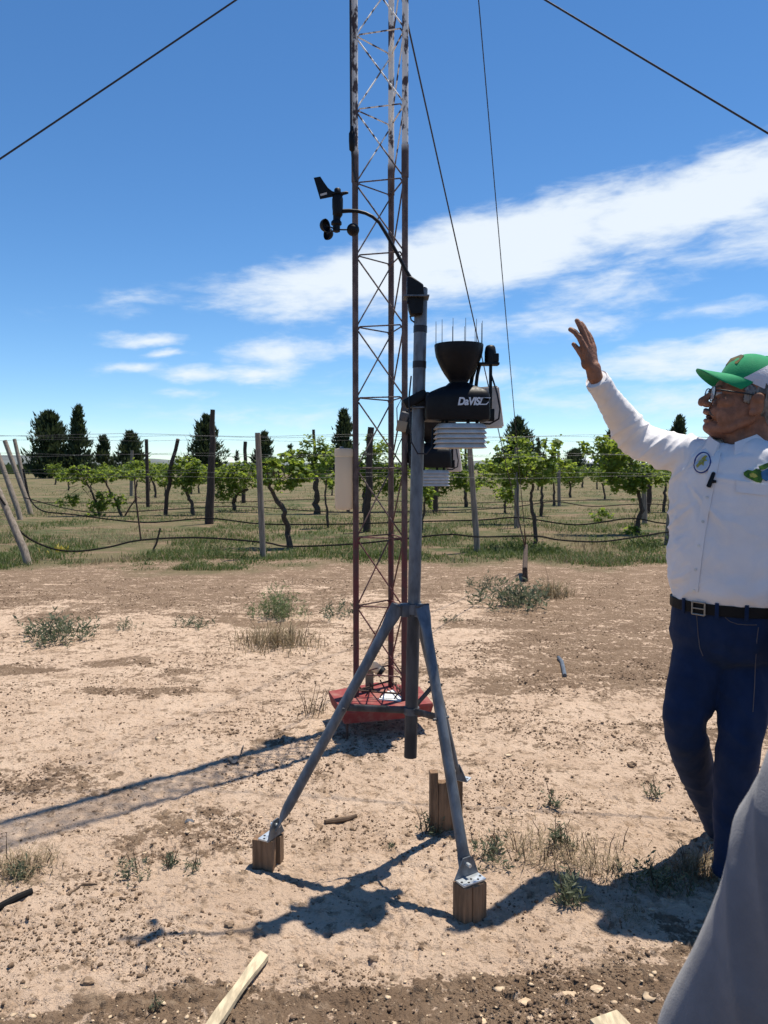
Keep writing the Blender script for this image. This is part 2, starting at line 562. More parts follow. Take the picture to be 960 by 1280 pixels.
# low hills on the horizon
def hills():
    b = MB()
    n = 120
    vs, fs = [], []
    for i in range(n + 1):
        a = math.radians(-70 + 140 * i / n)
        prof = 14 + 75 * float(fbm(np.array([i * .09]), np.array([2.0]), 61, 4)[0]) ** 2
        prof *= .55 + .9 * math.exp(-((math.degrees(a) + 29) / 7.0) ** 2)
        for r, zz in ((2900, -4), (3300, prof * .7), (3700, prof), (4300, -4)):
            vs.append((r * math.sin(a), r * math.cos(a), zz))
    for i in range(n):
        for k in range(3):
            fs.append((i * 4 + k, i * 4 + k + 1, (i + 1) * 4 + k + 1, (i + 1) * 4 + k))
    b.add(vs, fs)
    tag(b.build('hills', mat('hazy scrub hills', (.12, .135, .13), .95, 0, .3, .004)), kind='structure')
hills()

# ------------------------------------------------------------------ clods and pebbles lying on the soil
def scatter_mesh(name, mats, pos, size, seed, squash=.65, kind='stuff'):
    r = np.random.default_rng(seed)
    ico = np.array([(0, 0, 1), (.894, 0, .447), (.276, .851, .447), (-.724, .526, .447), (-.724, -.526, .447), (.276, -.851, .447),
                    (.724, .526, -.447), (-.276, .851, -.447), (-.894, 0, -.447), (-.276, -.851, -.447), (.724, -.526, -.447), (0, 0, -1)])
    fc = np.array([(0, 1, 2), (0, 2, 3), (0, 3, 4), (0, 4, 5), (0, 5, 1), (1, 6, 2), (2, 7, 3), (3, 8, 4), (4, 9, 5), (5, 10, 1),
                   (2, 6, 7), (3, 7, 8), (4, 8, 9), (5, 9, 10), (1, 10, 6), (6, 11, 7), (7, 11, 8), (8, 11, 9), (9, 11, 10), (10, 11, 6)])
    n = len(pos)
    P = ico[None] * (1 + r.uniform(-.38, .38, (n, 12, 1)))
    P = P * np.stack([size * r.uniform(.7, 1.3, n), size * r.uniform(.7, 1.3, n), size * squash * r.uniform(.7, 1.2, n)], -1)[:, None, :]
    a = r.uniform(0, 6.28, n); c, s = np.cos(a)[:, None], np.sin(a)[:, None]
    X = P[..., 0] * c - P[..., 1] * s; Y = P[..., 0] * s + P[..., 1] * c
    vs = np.stack([X + pos[:, 0:1], Y + pos[:, 1:2], P[..., 2] + pos[:, 2:3]], -1).reshape(-1, 3)
    F = (fc[None] + (np.arange(n) * 12)[:, None, None]).reshape(-1, 3)
    return np_mesh(name, mats, vs, F, kind)
def np_mesh(name, mats, vs, F, kind=None, smooth=False):
    me = bpy.data.meshes.new(name)
    k = F.shape[1]
    me.vertices.add(len(vs)); me.vertices.foreach_set('co', vs.ravel().astype(np.float32))
    me.loops.add(F.size); me.loops.foreach_set('vertex_index', F.ravel().astype(np.int32))
    me.polygons.add(len(F)); me.polygons.foreach_set('loop_start', np.arange(0, F.size, k, dtype=np.int32))
    if smooth: me.polygons.foreach_set('use_smooth', np.ones(len(F), bool))
    me.update(calc_edges=True); me.validate()
    for m_ in (mats if isinstance(mats, list) else [mats]): me.materials.append(m_)
    o = bpy.data.objects.new(name, me)
    COL.objects.link(o)
    ORG[o.name] = V(0, 0, 0)
    if kind: o['kind'] = kind
    return o
def view_points(n, y0, y1, r, power=1.0):
    """points on the ground in and a little beside the view, denser near"""
    u = r.uniform(0, 1, n)
    y = 1 / (1 / y0 + (1 / y1 - 1 / y0) * u ** power)
    x = r.uniform(-.62, .62, n) * y
    return x, y
r_ = np.random.default_rng(5)
M['clod'] = mat('soil crumb darkened for shade', (.19, .128, .085), .97, 0, .45, 40, bump=.5, bscale=120, spec=.1)  # colour set dark so it carries the shaded side of backlit clods
x, y = view_points(170000, 1.75, 9.5, r_, .8)
s = soil_mask(x, y)
clump = fbm(x * 3.2, y * 3.2, 71, 3)
keep = r_.uniform(0, 1, len(x)) < (.08 + .92 * sstep(clump, .42, .66)) * (.35 + .65 * s)
x, y = x[keep], y[keep]
sz = np.minimum(.0019 * np.exp(r_.normal(0, .55, len(x))) * (1 + .16 * (y - 2)), .009)
scatter_mesh('soil_clods', M['clod'], np.stack([x, y, height(x, y) + sz * .35], 1), sz, 3)
mp = mat('pale crust flake', (.56, .42, .28), .95, 0, .3, 40, bump=.4, bscale=90)
x, y = view_points(5000, 1.75, 4.0, r_)
keep = r_.uniform(0, 1, len(x)) < .05 + .45 * soil_mask(x, y)
x, y = x[keep], y[keep]
sz = np.minimum(.0034 * np.exp(r_.normal(0, .6, len(x))), .015)
scatter_mesh('crust_flakes', mp, np.stack([x, y, height(x, y) + sz * .12], 1), sz, 4, .22)
# bigger single stones
stones = [(237, 1028, .016, 'dark', 'small dark blue-grey stone alone on the pale crust'),
          (287, 1160, .013, 'brown', 'brown clod just above the tip end of the pale lath'),
          (467, 1199, .013, 'brown', 'dark brown clod below the shadow of the rain collector'),
          (303, 1230, .012, 'brown', 'brown clod close beside the split lath'),
          (110, 1232, .014, 'brown', 'brown clod at the end of the thin mast shadow'),
          (287, 1168, .010, 'brown', 'little brown clod touching the larger clod above the lath'),
          (790, 960, .020, 'brown', 'dark lump of soil beside the walking man, out in the sun'),
          (712, 1249, .017, 'pale', 'flat pale flake of crust near the cut wood offcut'),
          (745, 1240, .015, 'pale', 'rounded pale pebble above the cut wood offcut'),
          (655, 1254, .015, 'pale', 'pale flake lying in the dark gravelly soil, apart from others')]
for px, py, rad, k, lab in stones:
    p = gp(px, py)
    b = bmesh.new()
    bmesh.ops.create_icosphere(b, subdivisions=2, radius=1)
    rr = random.Random(px)
    ph = [rr.uniform(0, 6) for _ in range(6)]
    for q in b.verts:
        c = q.co.copy()
        d = 1 + .22 * math.sin(3 * c.x + ph[0]) * math.sin(3.3 * c.y + ph[1]) + .16 * math.sin(6 * c.z + ph[2] + 4 * c.x) + rr.uniform(-.08, .08)
        q.co = V(c.x * rad * d * 1.2, c.y * rad * d * .9, c.z * rad * d * (.35 if k == 'pale' else .7))
    me = bpy.data.meshes.new('stone'); b.to_mesh(me); b.free()
    o = link('stone', me, M['darkstone'] if k == 'dark' else M['stone'] if k == 'brown' else mp, None, V(p.x, p.y, hz(p.x, p.y) + rad * .25), smooth=False)
    tag(o, lab, 'stone', 'stones on the dry earth')

# ------------------------------------------------------------------ grass blades
def blades(px, py, h, w, lean, r, seg=2):
    """bent tapering blades as triangles strips; returns verts, quads"""
    n = len(px)
    a = r.uniform(0, 6.28, n); l = lean * r.uniform(.2, 1.3, n) * h
    ca, sa = np.cos(a), np.sin(a)
    b = a + math.pi / 2 + r.uniform(-.7, .7, n)
    wx, wy = np.cos(b) * w * .5, np.sin(b) * w * .5
    z0 = np.zeros(n) - .01
    near = np.hypot(px, py) < 60
    z0[near] += height(px[near], py[near])
    t1 = .5
    vs = np.zeros((n, 5, 3))
    vs[:, 0] = np.stack([px - wx, py - wy, z0], 1)
    vs[:, 1] = np.stack([px + wx, py + wy, z0], 1)
    mx, my = px + ca * l * .3, py + sa * l * .3
    vs[:, 2] = np.stack([mx - wx * .75, my - wy * .75, z0 + h * .55], 1)
    vs[:, 3] = np.stack([mx + wx * .75, my + wy * .75, z0 + h * .55], 1)
    vs[:, 4] = np.stack([px + ca * l, py + sa * l, z0 + h], 1)
    f = np.array([(0, 1, 3), (0, 3, 2), (2, 3, 4)])
    F = (f[None] + (np.arange(n) * 5)[:, None, None]).reshape(-1, 3)
    return vs.reshape(-1, 3), F
M['grass_dry'] = leaf_mat('dry grass', (.19, .145, .085), (.32, .25, .155), (.27, .21, .12), .8, .25)
M['grass_green'] = leaf_mat('green grass', (.045, .075, .02), (.095, .12, .04), (.12, .17, .04), .7, .3)
M['weed_grey'] = leaf_mat('grey green weed', (.085, .10, .062), (.16, .17, .11), (.13, .16, .085), .8, .3)
M['weed_pale'] = leaf_mat('pale feathery weed', (.13, .16, .075), (.22, .25, .13), (.2, .25, .1), .8, .35)
M['yellow'] = leaf_mat('yellow petals', (.30, .25, .03), (.42, .33, .05), (.4, .32, .05), .6, .3)
r_ = np.random.default_rng(8)
def turf(name, m_, n, y0, y1, hh, ww, lean, lo, hi, seed, edge=None):
    x, y = view_points(n, y0, y1, r_, 1.25)
    c = fbm(x * .9, y * .55, seed, 4)
    k = r_.uniform(0, 1, len(x)) < sstep(c, lo, hi) * (veg_mask(x, y) ** 1.5 if edge is None else edge(x, y))
    x, y = x[k], y[k]
    sc_ = 1 + .02 * (y - 12)
    v, F = blades(x, y, hh * r_.uniform(.4, 1.5, len(x)) * (.35 + .65 * sstep(veg_mask(x, y), .3, 1)) * (.5 + fbm(x * 1.7, y * 1.2, 88, 3)), ww * sc_ * r_.uniform(.6, 1.4, len(x)), lean, r_)
    np_mesh(name, m_, v, F, 'stuff')
turf('dry_grass', M['grass_dry'], 60000, 10.2, 60, .075, .009, 1.0, .42, .62, 81)
turf('green_grass', M['grass_green'], 130000, 10.2, 50, .07, .013, 1.0, .41, .58, 91)
# lush strip of weeds at the foot of the first vine row, dripped on by the hose
turf('weed_strip', M['grass_green'], 40000, 9.9, 13.4, .05, .016, 1.1, .46, .60, 95,
     lambda x, y: np.exp(-((y - 11.6 - .03 * x) / .55) ** 2) * (.45 + .55 * sstep(x, -7, 1.5)))
turf('sparse_stubble', M['grass_dry'], 20000, 5.6, 10.8, .045, .006, .9, .50, .66, 99, lambda x, y: .55 * (1 - veg_mask(x, y)) + 0 * x)
turf('low_weeds', M['weed_grey'], 9000, 6.2, 10.8, .04, .009, .9, .55, .68, 103, lambda x, y: .6 * (1 - veg_mask(x, y)) + 0 * x)

def tuft(name, px, py, wpx, hpx, n, m_, lab, cat, lean=.9, bw=.004, group=None, twigs=0, flat=1.0, Y=None):
    p = gp(px, py)
    k = p.y / FPX
    W_, H_ = wpx * k, hpx * k
    r = np.random.default_rng(px * 7 + py)
    x = p.x + r.normal(0, W_ * .30, n); y = p.y + r.normal(0, W_ * .30 * flat, n)
    d = np.hypot(x - p.x, y - p.y) / (W_ * .6 + 1e-6)
    h = H_ * r.uniform(.45, 1.1, n) * np.clip(1.15 - .55 * d, .3, 1)
    big = 1 if p.y < 5 else p.y / 5
    if m_ is M['grass_dry'] or m_ is M['yellow']:
        v, F = blades(x, y, h * .85, bw * 1.25 * r.uniform(.6, 1.4, n) * big, lean * 1.25, r)
    else:
        # leafy stems: little leaves set along bent stalks
        ns = max(8, n // 5); nl = 9
        si = r.integers(0, n, ns)
        a = r.uniform(0, 6.28, ns); l = lean * .7 * r.uniform(.2, 1.2, ns) * h[si]
        tt = r.uniform(.05, 1, (ns, nl))
        bx = x[si][:, None] + np.cos(a)[:, None] * l[:, None] * tt ** 1.6
        by = y[si][:, None] + np.sin(a)[:, None] * l[:, None] * tt ** 1.6
        bz = h[si][:, None] * tt * .95
        bx, by, bz = bx.ravel(), by.ravel(), bz.ravel()
        m2 = len(bx)
        L = H_ * (.09 if m_ is M['weed_pale'] else .21) * r.uniform(.5, 1.4, m2) + .004; wd = L * r.uniform(.08, .17, m2)
        az_ = r.uniform(0, 6.28, m2); up_ = r.uniform(.1, 1.1, m2)
        d = np.stack([np.cos(az_) * np.cos(up_), np.sin(az_) * np.cos(up_), np.sin(up_)], 1)
        q = np.cross(d, r.normal(0, 1, (m2, 3))); q /= np.linalg.norm(q, axis=1, keepdims=True)
        P0 = np.stack([bx, by, bz], 1)
        lv = np.stack([P0, P0 + d * (L * .5)[:, None] + q * wd[:, None], P0 + d * L[:, None], P0 + d * (L * .5)[:, None] - q * wd[:, None]], 1).reshape(-1, 3)
        lf = (np.array([(0, 1, 2), (0, 2, 3)])[None] + (np.arange(m2) * 4)[:, None, None]).reshape(-1, 3)
        sv, sf = blades(x[si], y[si], h[si], bw * .5 * np.ones(ns) * big, lean * .8, r)
        v = np.concatenate([sv, lv]); F = np.concatenate([sf, lf + len(sv)])
    me = bpy.data.meshes.new(name)
    me.from_pydata((v - np.array([p.x, p.y, 0])).tolist(), [], F.tolist())
    me.name = 'blades'
    o = thing(name, V(p.x, p.y, 0), lab, cat, group)
    link('blades', me, [m_], o, V(p.x, p.y, 0), smooth=False)['kind'] = 'stuff'
    if twigs:
        b = MB()
        rr = random.Random(px)
        for _ in range(twigs):
            q = V(p.x + rr.gauss(0, W_ * .25), p.y + rr.gauss(0, W_ * .25), -.005)
            a = rr.uniform(0, 6.28); l = rr.uniform(.3, .8) * H_
            e = q + V(math.cos(a) * l * .6, math.sin(a) * l * .6, H_ * rr.uniform(.7, 1.3))
            mid = (q + e) / 2 + V(rr.gauss(0, .1) * l, rr.gauss(0, .1) * l, .15 * l)
            b.tube([q, mid, e], [.0022, .0016, .0008], 4)
            for _k in range(2):
                s0 = mid + (e - mid) * rr.random()
                b.tube([s0, s0 + V(rr.uniform(-1, 1), rr.uniform(-1, 1), rr.uniform(.2, 1)) * l * .3], [.0012, .0006], 4)
        b.build('stems', M['twig'], o, smooth=False)['kind'] = 'stuff'
    return o
G = 'dry weeds and tufts on the crust'
GR, DR, GG = M['weed_grey'], M['grass_dry'], M['grass_green']
tuft('weed_clump', 66, 800, 80, 36, 420, GR, 'dense grey-green weed clump on bare soil at the picture edge', 'weed', .8, .006, 'weeds')
tuft('weed_clump', 155, 787, 30, 16, 90, GR, 'small grey-green weed between two larger clumps', 'weed', .9, .005, 'weeds')
tuft('weed_clump', 240, 785, 38, 20, 130, GR, 'low sparse green weed beside a dead stalk', 'weed', .9, .005, 'weeds')
tuft('weed_bush', 348, 772, 46, 44, 900, M['weed_pale'], 'pale feathery green weed rising behind dry grass', 'weed', .55, .004, 'weeds', 3)
tuft('dry_tuft', 345, 805, 90, 40, 520, DR, 'wide tangle of dry straw grass below the feathery green weed', 'dry grass', .9, .004, 'dry tufts', 6)
tuft('weed_clump', 420, 770, 46, 22, 160, GR, 'low green weed just beside the tower leg', 'weed', .9, .005, 'weeds')
tuft('weed_clump', 645, 757, 90, 34, 480, GR, 'straggly grey weed mass around the anchor post of the guy cables', 'weed', .9, .006, 'weeds', 10)
tuft('dry_tuft', 690, 745, 50, 30, 200, DR, 'dry straw clump beside the cable anchor weeds', 'dry grass', .9, .005, 'dry tufts', 3)
tuft('weed_clump', 606, 735, 30, 22, 110, GR, 'small weed short of the cable anchor, towards the mast', 'weed', .9, .005, 'weeds')
tuft('weed_clump', 563, 778, 18, 14, 60, GR, 'tiny lone weed on pale crust beyond the tripod apex', 'weed', .9, .004, 'weeds')
tuft('weed_clump', 745, 640 + 40, 34, 16, 90, GG, 'low green weed under the nearest drip hose', 'weed', .9, .007, 'weeds')
tuft('dry_tuft', 25, 1090, 80, 34, 420, DR, 'matted dry grass at the picture edge, on pale crust', 'dry grass', 1.1, .0025, 'dry tufts', 6)
tuft('weed_clump', 28, 1100, 26, 32, 110, GR, 'grey-green sprig growing out of matted dry grass', 'weed', .6, .003, 'weeds')
tuft('weed_clump', 166, 1094, 46, 22, 120, GR, 'small dark weed on a brown streak of soil', 'weed', .8, .0025, 'weeds', 4)
tuft('weed_clump', 213, 1084, 22, 24, 60, GR, 'upright little weed, first of two sprigs near the wooden block', 'weed', .7, .0025, 'weeds', 3)
tuft('weed_clump', 240, 1092, 18, 22, 50, GR, 'upright little weed, the sprig standing closer to the wooden block', 'weed', .7, .0025, 'weeds', 2)
tuft('weed_clump', 196, 1262, 20, 20, 40, GR, 'bent dry sprig crossing the thin mast shadow', 'weed', .8, .002, 'weeds', 4)
tuft('weed_clump', 540, 1040, 34, 28, 110, GR, 'dark weed at the foot of the rear wooden stake', 'weed', .7, .003, 'weeds', 6)
tuft('weed_clump', 610, 1075, 44, 34, 130, GR, 'thin grey-green weed between tripod foot and dry grass', 'weed', .7, .003, 'weeds', 5)
tuft('dry_tuft', 665, 1062, 130, 26, 560, DR, 'broad patch of tangled straw between the tripod and the man', 'dry grass', 1.2, .0022, 'dry tufts', 14)
tuft('dry_tuft', 745, 1085, 130, 28, 620, DR, 'tangled straw grass close to the walking man', 'dry grass', 1.2, .0022, 'dry tufts', 12)
tuft('weed_clump', 711, 1128, 34, 46, 150, GR, 'dense grey-green weed in the shadow of the raised arm', 'weed', .6, .0032, 'weeds', 2)
tuft('weed_clump', 700, 1030 + 30, 30, 34, 90, GR, 'grey weed sprouting from the broad straw patch', 'weed', .7, .003, 'weeds', 5)
tuft('weed_clump', 822, 1112, 60, 40, 260, GR, 'dark weed inside the shadow of the walking man', 'weed', .8, .003, 'weeds', 6)
tuft('dry_tuft', 868, 1092, 60, 42, 420, DR, 'dry straw right by the shoe of the man', 'dry grass', 1.0, .0024, 'dry tufts', 6)
tuft('dry_tuft', 790, 1150, 60, 16, 200, DR, 'flattened straw in the shadow of the head', 'dry grass', 1.2, .0022, 'dry tufts', 2)
tuft('weed_clump', 820, 940 + 60, 22, 26, 30, GR, 'thin sparse sprig on sunlit crust beside the bent knee', 'weed', .7, .002, 'weeds', 4)
tuft('weed_clump', 690, 1010, 20, 30, 24, GR, 'thin dead sprig standing alone beyond the straw patch', 'weed', .6, .002, 'weeds', 4)
tuft('weed_clump', 392, 892, 40, 34, 40, DR, 'dead brown stalks beside the red tower footing', 'weed', .7, .003, 'weeds', 8)
tuft('weed_clump', 490, 1060, 10, 10, 16, GR, 'tiny seedling between the tripod feet', 'weed', .7, .002, 'weeds')
tuft('yellow_flowers', 75, 690, 40, 13, 45, M['yellow'], 'patch of small yellow wildflowers by the leaning end post', 'flowers', .5, .010, None)

# sticks, hose scraps and offcuts on the ground
def lying(name, pts, rad, m_, lab, cat, n=8, squash=1.0):
    P = []
    for px, py in pts:
        q = gp(px, py)
        P.append(V(q.x, q.y, hz(q.x, q.y) + (rad if not hasattr(rad, '__len__') else rad[0]) * .8))
    c = P[len(P) // 2].copy(); c.z = 0
    b = MB(); b.tube(P, rad, n)
    o = b.build(name, m_, None, org=c)
    return tag(o, lab, cat)
lying('stick', [(406, 1031), (420, 1028), (434, 1026), (446, 1024)], [.009, .011, .010, .007], M['twig'], 'short dark stick lying between the tripod legs', 'stick')
lying('hose_scrap', [(-30, 1146), (0, 1137), (22, 1130), (40, 1122)], [.012, .012, .011, .010], M['hose'], 'black scrap of hose at the very edge of the picture', 'hose')
lying('twig', [(84, 1122), (104, 1112), (122, 1110)], [.003, .004, .002], M['twig'], 'thin dark twig next to the black hose scrap', 'twig')
lying('hose_scrap', [(698, 824), (702, 830), (704, 838), (706, 847)], [.012, .014, .014, .014], M['galv'], 'short bent grey pipe scrap on bare ground towards the vines', 'pipe')
t = thing('bent_strap', gp(294, 952), 'curled grey metal strap standing on the ground in the tower shadow', 'metal strap')
b = MB()
q = gp(294, 955); k = q.y / FPX
P = [(-6, 3), (-9, 6), (-5, 1), (0, 1), (4, 5), (7, 12), (9, 21)]
pp = [V(q.x + a * k, q.y, .003 + c * k) for a, c in P]
vs, fs = [], []
for i, p in enumerate(pp):
    vs += [p + V(0, -.018, 0), p + V(0, .018, 0), p + V(.006, .02, .005), p + V(.006, -.02, .005)]
for i in range(len(pp) - 1):
    for a in range(4):
        fs.append((i * 4 + a, i * 4 + (a + 1) % 4, (i + 1) * 4 + (a + 1) % 4, (i + 1) * 4 + a))
fs += [(0, 1, 2, 3), tuple((len(pp) - 1) * 4 + a for a in (3, 2, 1, 0))]
b.add(vs, fs); b.build('strap', M['galv_dull'], t)
# split lath
p0, p1 = gp(262, 1295), gp(331, 1199)
d = (p1 - p0); L = d.length; d.normalize(); sd = V(d.y, -d.x, 0)
b = MB()
vs = []
for i in range(9):
    f = i / 8
    c = p0 + d * L * f
    wv = .0165 + .002 * math.sin(9 * f); 
    e1, e2 = (.0, .0) if i < 8 else (.004, -.012)
    z = .010 + .004 * math.sin(3 * f)
    vs += [c + sd * (-wv) + V(0, 0, z) + d * e1, c + sd * wv + V(0, 0, z) + d * e2, c + sd * wv * .95 + V(0, 0, z + .012) + d * e2, c - sd * wv * .95 + V(0, 0, z + .011) + d * e1]
fs = []
for i in range(8):
    for a in range(4):
        fs.append((i * 4 + a, i * 4 + (a + 1) % 4, (i + 1) * 4 + (a + 1) % 4, (i + 1) * 4 + a))
fs += [(0, 1, 2, 3), tuple(32 + a for a in (3, 2, 1, 0))]
b.add(vs, fs)
tag(b.build('wooden_lath', M['lath'], None, org=V(p0.x, p0.y, 0), smooth=False), 'long pale split wooden lath lying on the ground', 'lath')
q = gp(774, 1306)
b = MB().box((q.x, q.y, .018), (.085, .12, .034), Matrix.Rotation(math.radians(24), 3, 'Z') @ Matrix.Rotation(.06, 3, 'X'), .004)
tag(b.build('wood_offcut', M['lath'], None, org=V(q.x, q.y, 0)), 'pale short wood offcut half out of the bottom of the view', 'wood block')

# ------------------------------------------------------------------ vineyard posts
POST = []
def post(name, top, base, wpx, m_, lab, cat='post', group='posts of the vineyard trellis', lean_y=0.0, wob=0.0, n=10):
    """top, base in photo px; stands on the ground below its base"""
    g0 = gp(*base)
    t0 = at(top[0], top[1], g0.y + lean_y)
    r = wpx * g0.y / FPX / 2
    rr = random.Random(base[0] + 3)
    P, R = [], []
    for i in range(8):
        f = i / 7
        p = g0.lerp(t0, f) + V(rr.uniform(-1, 1) * wob * r, rr.uniform(-1, 1) * wob * r, 0)
        if i == 0: p.z -= .12
        P.append(p); R.append(r * ((1.25 - .6 * f) if base[0] == 261 else (1.08 - .18 * f)) * rr.uniform(.95, 1.05))
    o = MB().tube(P, R, n).build(name, m_, None, org=V(g0.x, g0.y, 0))
    tag(o, lab, cat, group)
    POST.append((g0, t0))
    return o
PW, DW = M['postwood'], M['darkwood']
post('wooden_post', (322, 541), (329, 697), 7.5, PW, 'pale straight wooden post in the first vine row, beside a crooked vine')
post('wooden_post', (587, 558), (597, 690), 7.5, PW, 'pale wooden post of the first row seen just past the mast and shield plates')
post('wooden_post', (846, 575), (834, 680), 8, PW, 'wooden post of the first row leaning beside the white shirt')
post('wooden_post', (-12, 590), (38, 706), 9, PW, 'thick leaning end post that carries the near drip hose', lean_y=.4)
post('wooden_post', (6, 551), (40, 643), 6, PW, 'slanted end post between the thick leaner and the black bent stake', lean_y=.4)
post('wooden_post', (18, 549), (36, 628), 5, PW, 'slanted end post closest to the conifers', lean_y=.4)
post('wooden_post', (-6, 558), (27, 650), 6.5, PW, 'slanted end post crossing the very edge of the picture, behind the thick leaner', lean_y=.4)
post('dark_stake', (29, 586), (38, 634), 3, M['hose'], 'black bent stake among the slanted end posts', 'stake')
post('wooden_post', (267, 512), (261, 655), 9, DW, 'tall thick dark post rising in front of a conifer', wob=.25)
post('dark_stake', (220, 549), (207, 644), 5, DW, 'dark crooked stake bending over between two vines', 'stake', wob=1.2)
post('wooden_post', (165, 563), (164, 620), 4, PW, 'thin grey far post beside the metal stake')
post('wooden_post', (183, 549), (185, 634), 4.5, DW, 'dark slim far post next to a bushy conifer')
post('dark_stake', (307, 552), (304, 629), 5, DW, 'dark rough stake just before the pale post', 'stake', wob=.5)
post('dark_stake', (392, 537), (396, 600), 4, DW, 'short dark stake top over the vine near the white canister', 'stake', wob=.3)
post('dark_stake', (463, 534), (460, 665), 9, DW, 'dark thick stake seen through the tower lattice', 'stake', wob=.5)
post('wooden_post', (698, 564), (699, 633), 4, PW, 'slim far post next to the round far conifer')
post('wooden_post', (804, 570), (806, 655), 6, PW, 'grey post behind the tall vine near the man')
post('dark_stake', (811, 590), (811, 642), 6, DW, 'dark stake behind the grey post near the man', 'stake', wob=.4)
post('wooden_post', (646, 560), (646, 660), 6, PW, 'grey post buried in vine leaves past the instrument', wob=.3)
post('wooden_post', (582, 560), (582, 634), 3.5, DW, 'thin dark far post past the shield plates')
post('wooden_post', (545, 590), (544, 642), 6, DW, 'dark far post low beside the mast')
# metal stake with a welded stub
g0 = gp(177, 676); k = g0.y / FPX
t = thing('metal_stake', g0, 'thin black metal stake with a slanting stub, holding the drip hose', 'stake', 'posts of the vineyard trellis')
MB().tube([V(g0.x, g0.y, -.1), at(170, 625, g0.y), at(168, 597, g0.y)], [.016, .016, .014], 8).build('rod', M['iron'], t)
MB().tube([at(171, 622, g0.y), at(163, 633, g0.y + .05), at(156, 645, g0.y + .1)], [.013, .015, .015], 8).build('stub', M['iron'], t)
MB().tube([at(169, 620, g0.y - .03), at(176, 623, g0.y)], .008, 6).build('hook', M['iron'], t)
post('dark_stake', (201, 660), (191, 690), 2.5, DW, 'short broken stick leaning over the near hose', 'stake', wob=.8)

# ------------------------------------------------------------------ trellis wires and drip hoses
def strand(name, pts, rad, m_, lab, cat, group, n=5, sub=6):
    """pts: (px, py, Y)"""
    P = [at(*p) for p in pts]
    Q = []
    for i in range(len(P) - 1):
        p0 = P[max(i - 1, 0)]; p1 = P[i]; p2 = P[i + 1]; p3 = P[min(i + 2, len(P) - 1)]
        for j in range(sub):
            s = j / sub
            Q.append(.5 * ((2 * p1) + (p2 - p0) * s + (2 * p0 - 5 * p1 + 4 * p2 - p3) * s * s + (3 * p1 - p0 - 3 * p2 + p3) * s ** 3))
    Q.append(P[-1])
    c = Q[len(Q) // 2].copy(); c.z = 0
    o = MB().tube(Q, rad, n).build(name, m_, None, org=c)
    return tag(o, lab, cat, group)
Y1 = [11.0, 11.3, 11.7, 12.1, 12.5, 13.2]
def Yr(px, base=11.8):
    return base + (480 - px) * -.0006 * 0 + .0
HG = 'black drip hoses along the vine rows'
strand('drip_hose', [(-60, 560, 11.0), (0, 622, 11.0), (25, 664, 11.1), (60, 684, 11.3), (95, 689, 11.4), (135, 684, 11.5), (177, 675, 11.6), (250, 672, 11.7), (330, 678, 11.7), (362, 683, 11.8), (440, 680, 11.9), (500, 674, 12.0),
                     (560, 668, 12.1), (600, 671, 12.2), (668, 670, 12.3), (700, 675, 12.4), (750, 677, 12.5), (797, 671, 12.6), (840, 665, 12.8), (900, 668, 13), (1050, 664, 13.4)],
       .014, M['hose'], 'black drip hose sagging along the first vine row', 'hose', HG)
strand('drip_hose', [(30, 590, 15), (36, 620, 14.9), (52, 638, 14.8), (90, 643, 14.7), (180, 653, 14.7), (260, 648, 14.7), (330, 655, 14.7), (430, 655, 14.8), (520, 652, 14.9), (600, 650, 15), (650, 647, 15), (720, 656, 15), (790, 648, 15), (845, 655, 15), (1000, 652, 15)],
       .014, M['hose'], 'black drip hose along the second vine row, behind the sagging one', 'hose', HG)
strand('drip_hose', [(30, 622, 19), (110, 640, 18.8), (210, 637, 18.6), (300, 633, 18.6), (420, 640, 18.6), (560, 638, 18.6), (640, 634, 18.6), (692, 627, 18.6), (740, 633, 18.6), (811, 630, 18.6), (900, 636, 18.6)],
       .013, M['hose'], 'thin black drip hose far back along the third vine row', 'hose', HG)
strand('drip_hose', [(40, 628, 24), (150, 629, 24), (280, 628, 24), (420, 624, 24), (560, 629, 24), (680, 626, 24), (800, 625, 24), (920, 626, 24)],
       .012, M['hose'], 'faintest drip hose, along the far vine rows', 'hose', HG)
WG = 'wires of the vineyard trellis'
for nm, Ya, zs in (('first', 11.8, (1.86, 1.55, 1.22)), ('second', 14.9, (1.95, 1.62, 1.25)), ('third', 18.6, (2.0, 1.3))):
    for z, lev in zip(zs, ('top', 'middle', 'low') if len(zs) == 3 else ('top', 'low')):
        P = [V(x, Ya + .05 * x, z + .02 * math.sin(x * 1.7 + z)) for x in np.linspace(-.5 * Ya - 1, .56 * Ya, 24)]
        c = P[12].copy(); c.z = 0
        tag(MB().tube(P, .0026 if nm == 'first' else .0030, 4).build('trellis_wire', M['wire'], None, org=c), f'{lev} trellis wire strung along the {nm} vine row', 'wire', WG)

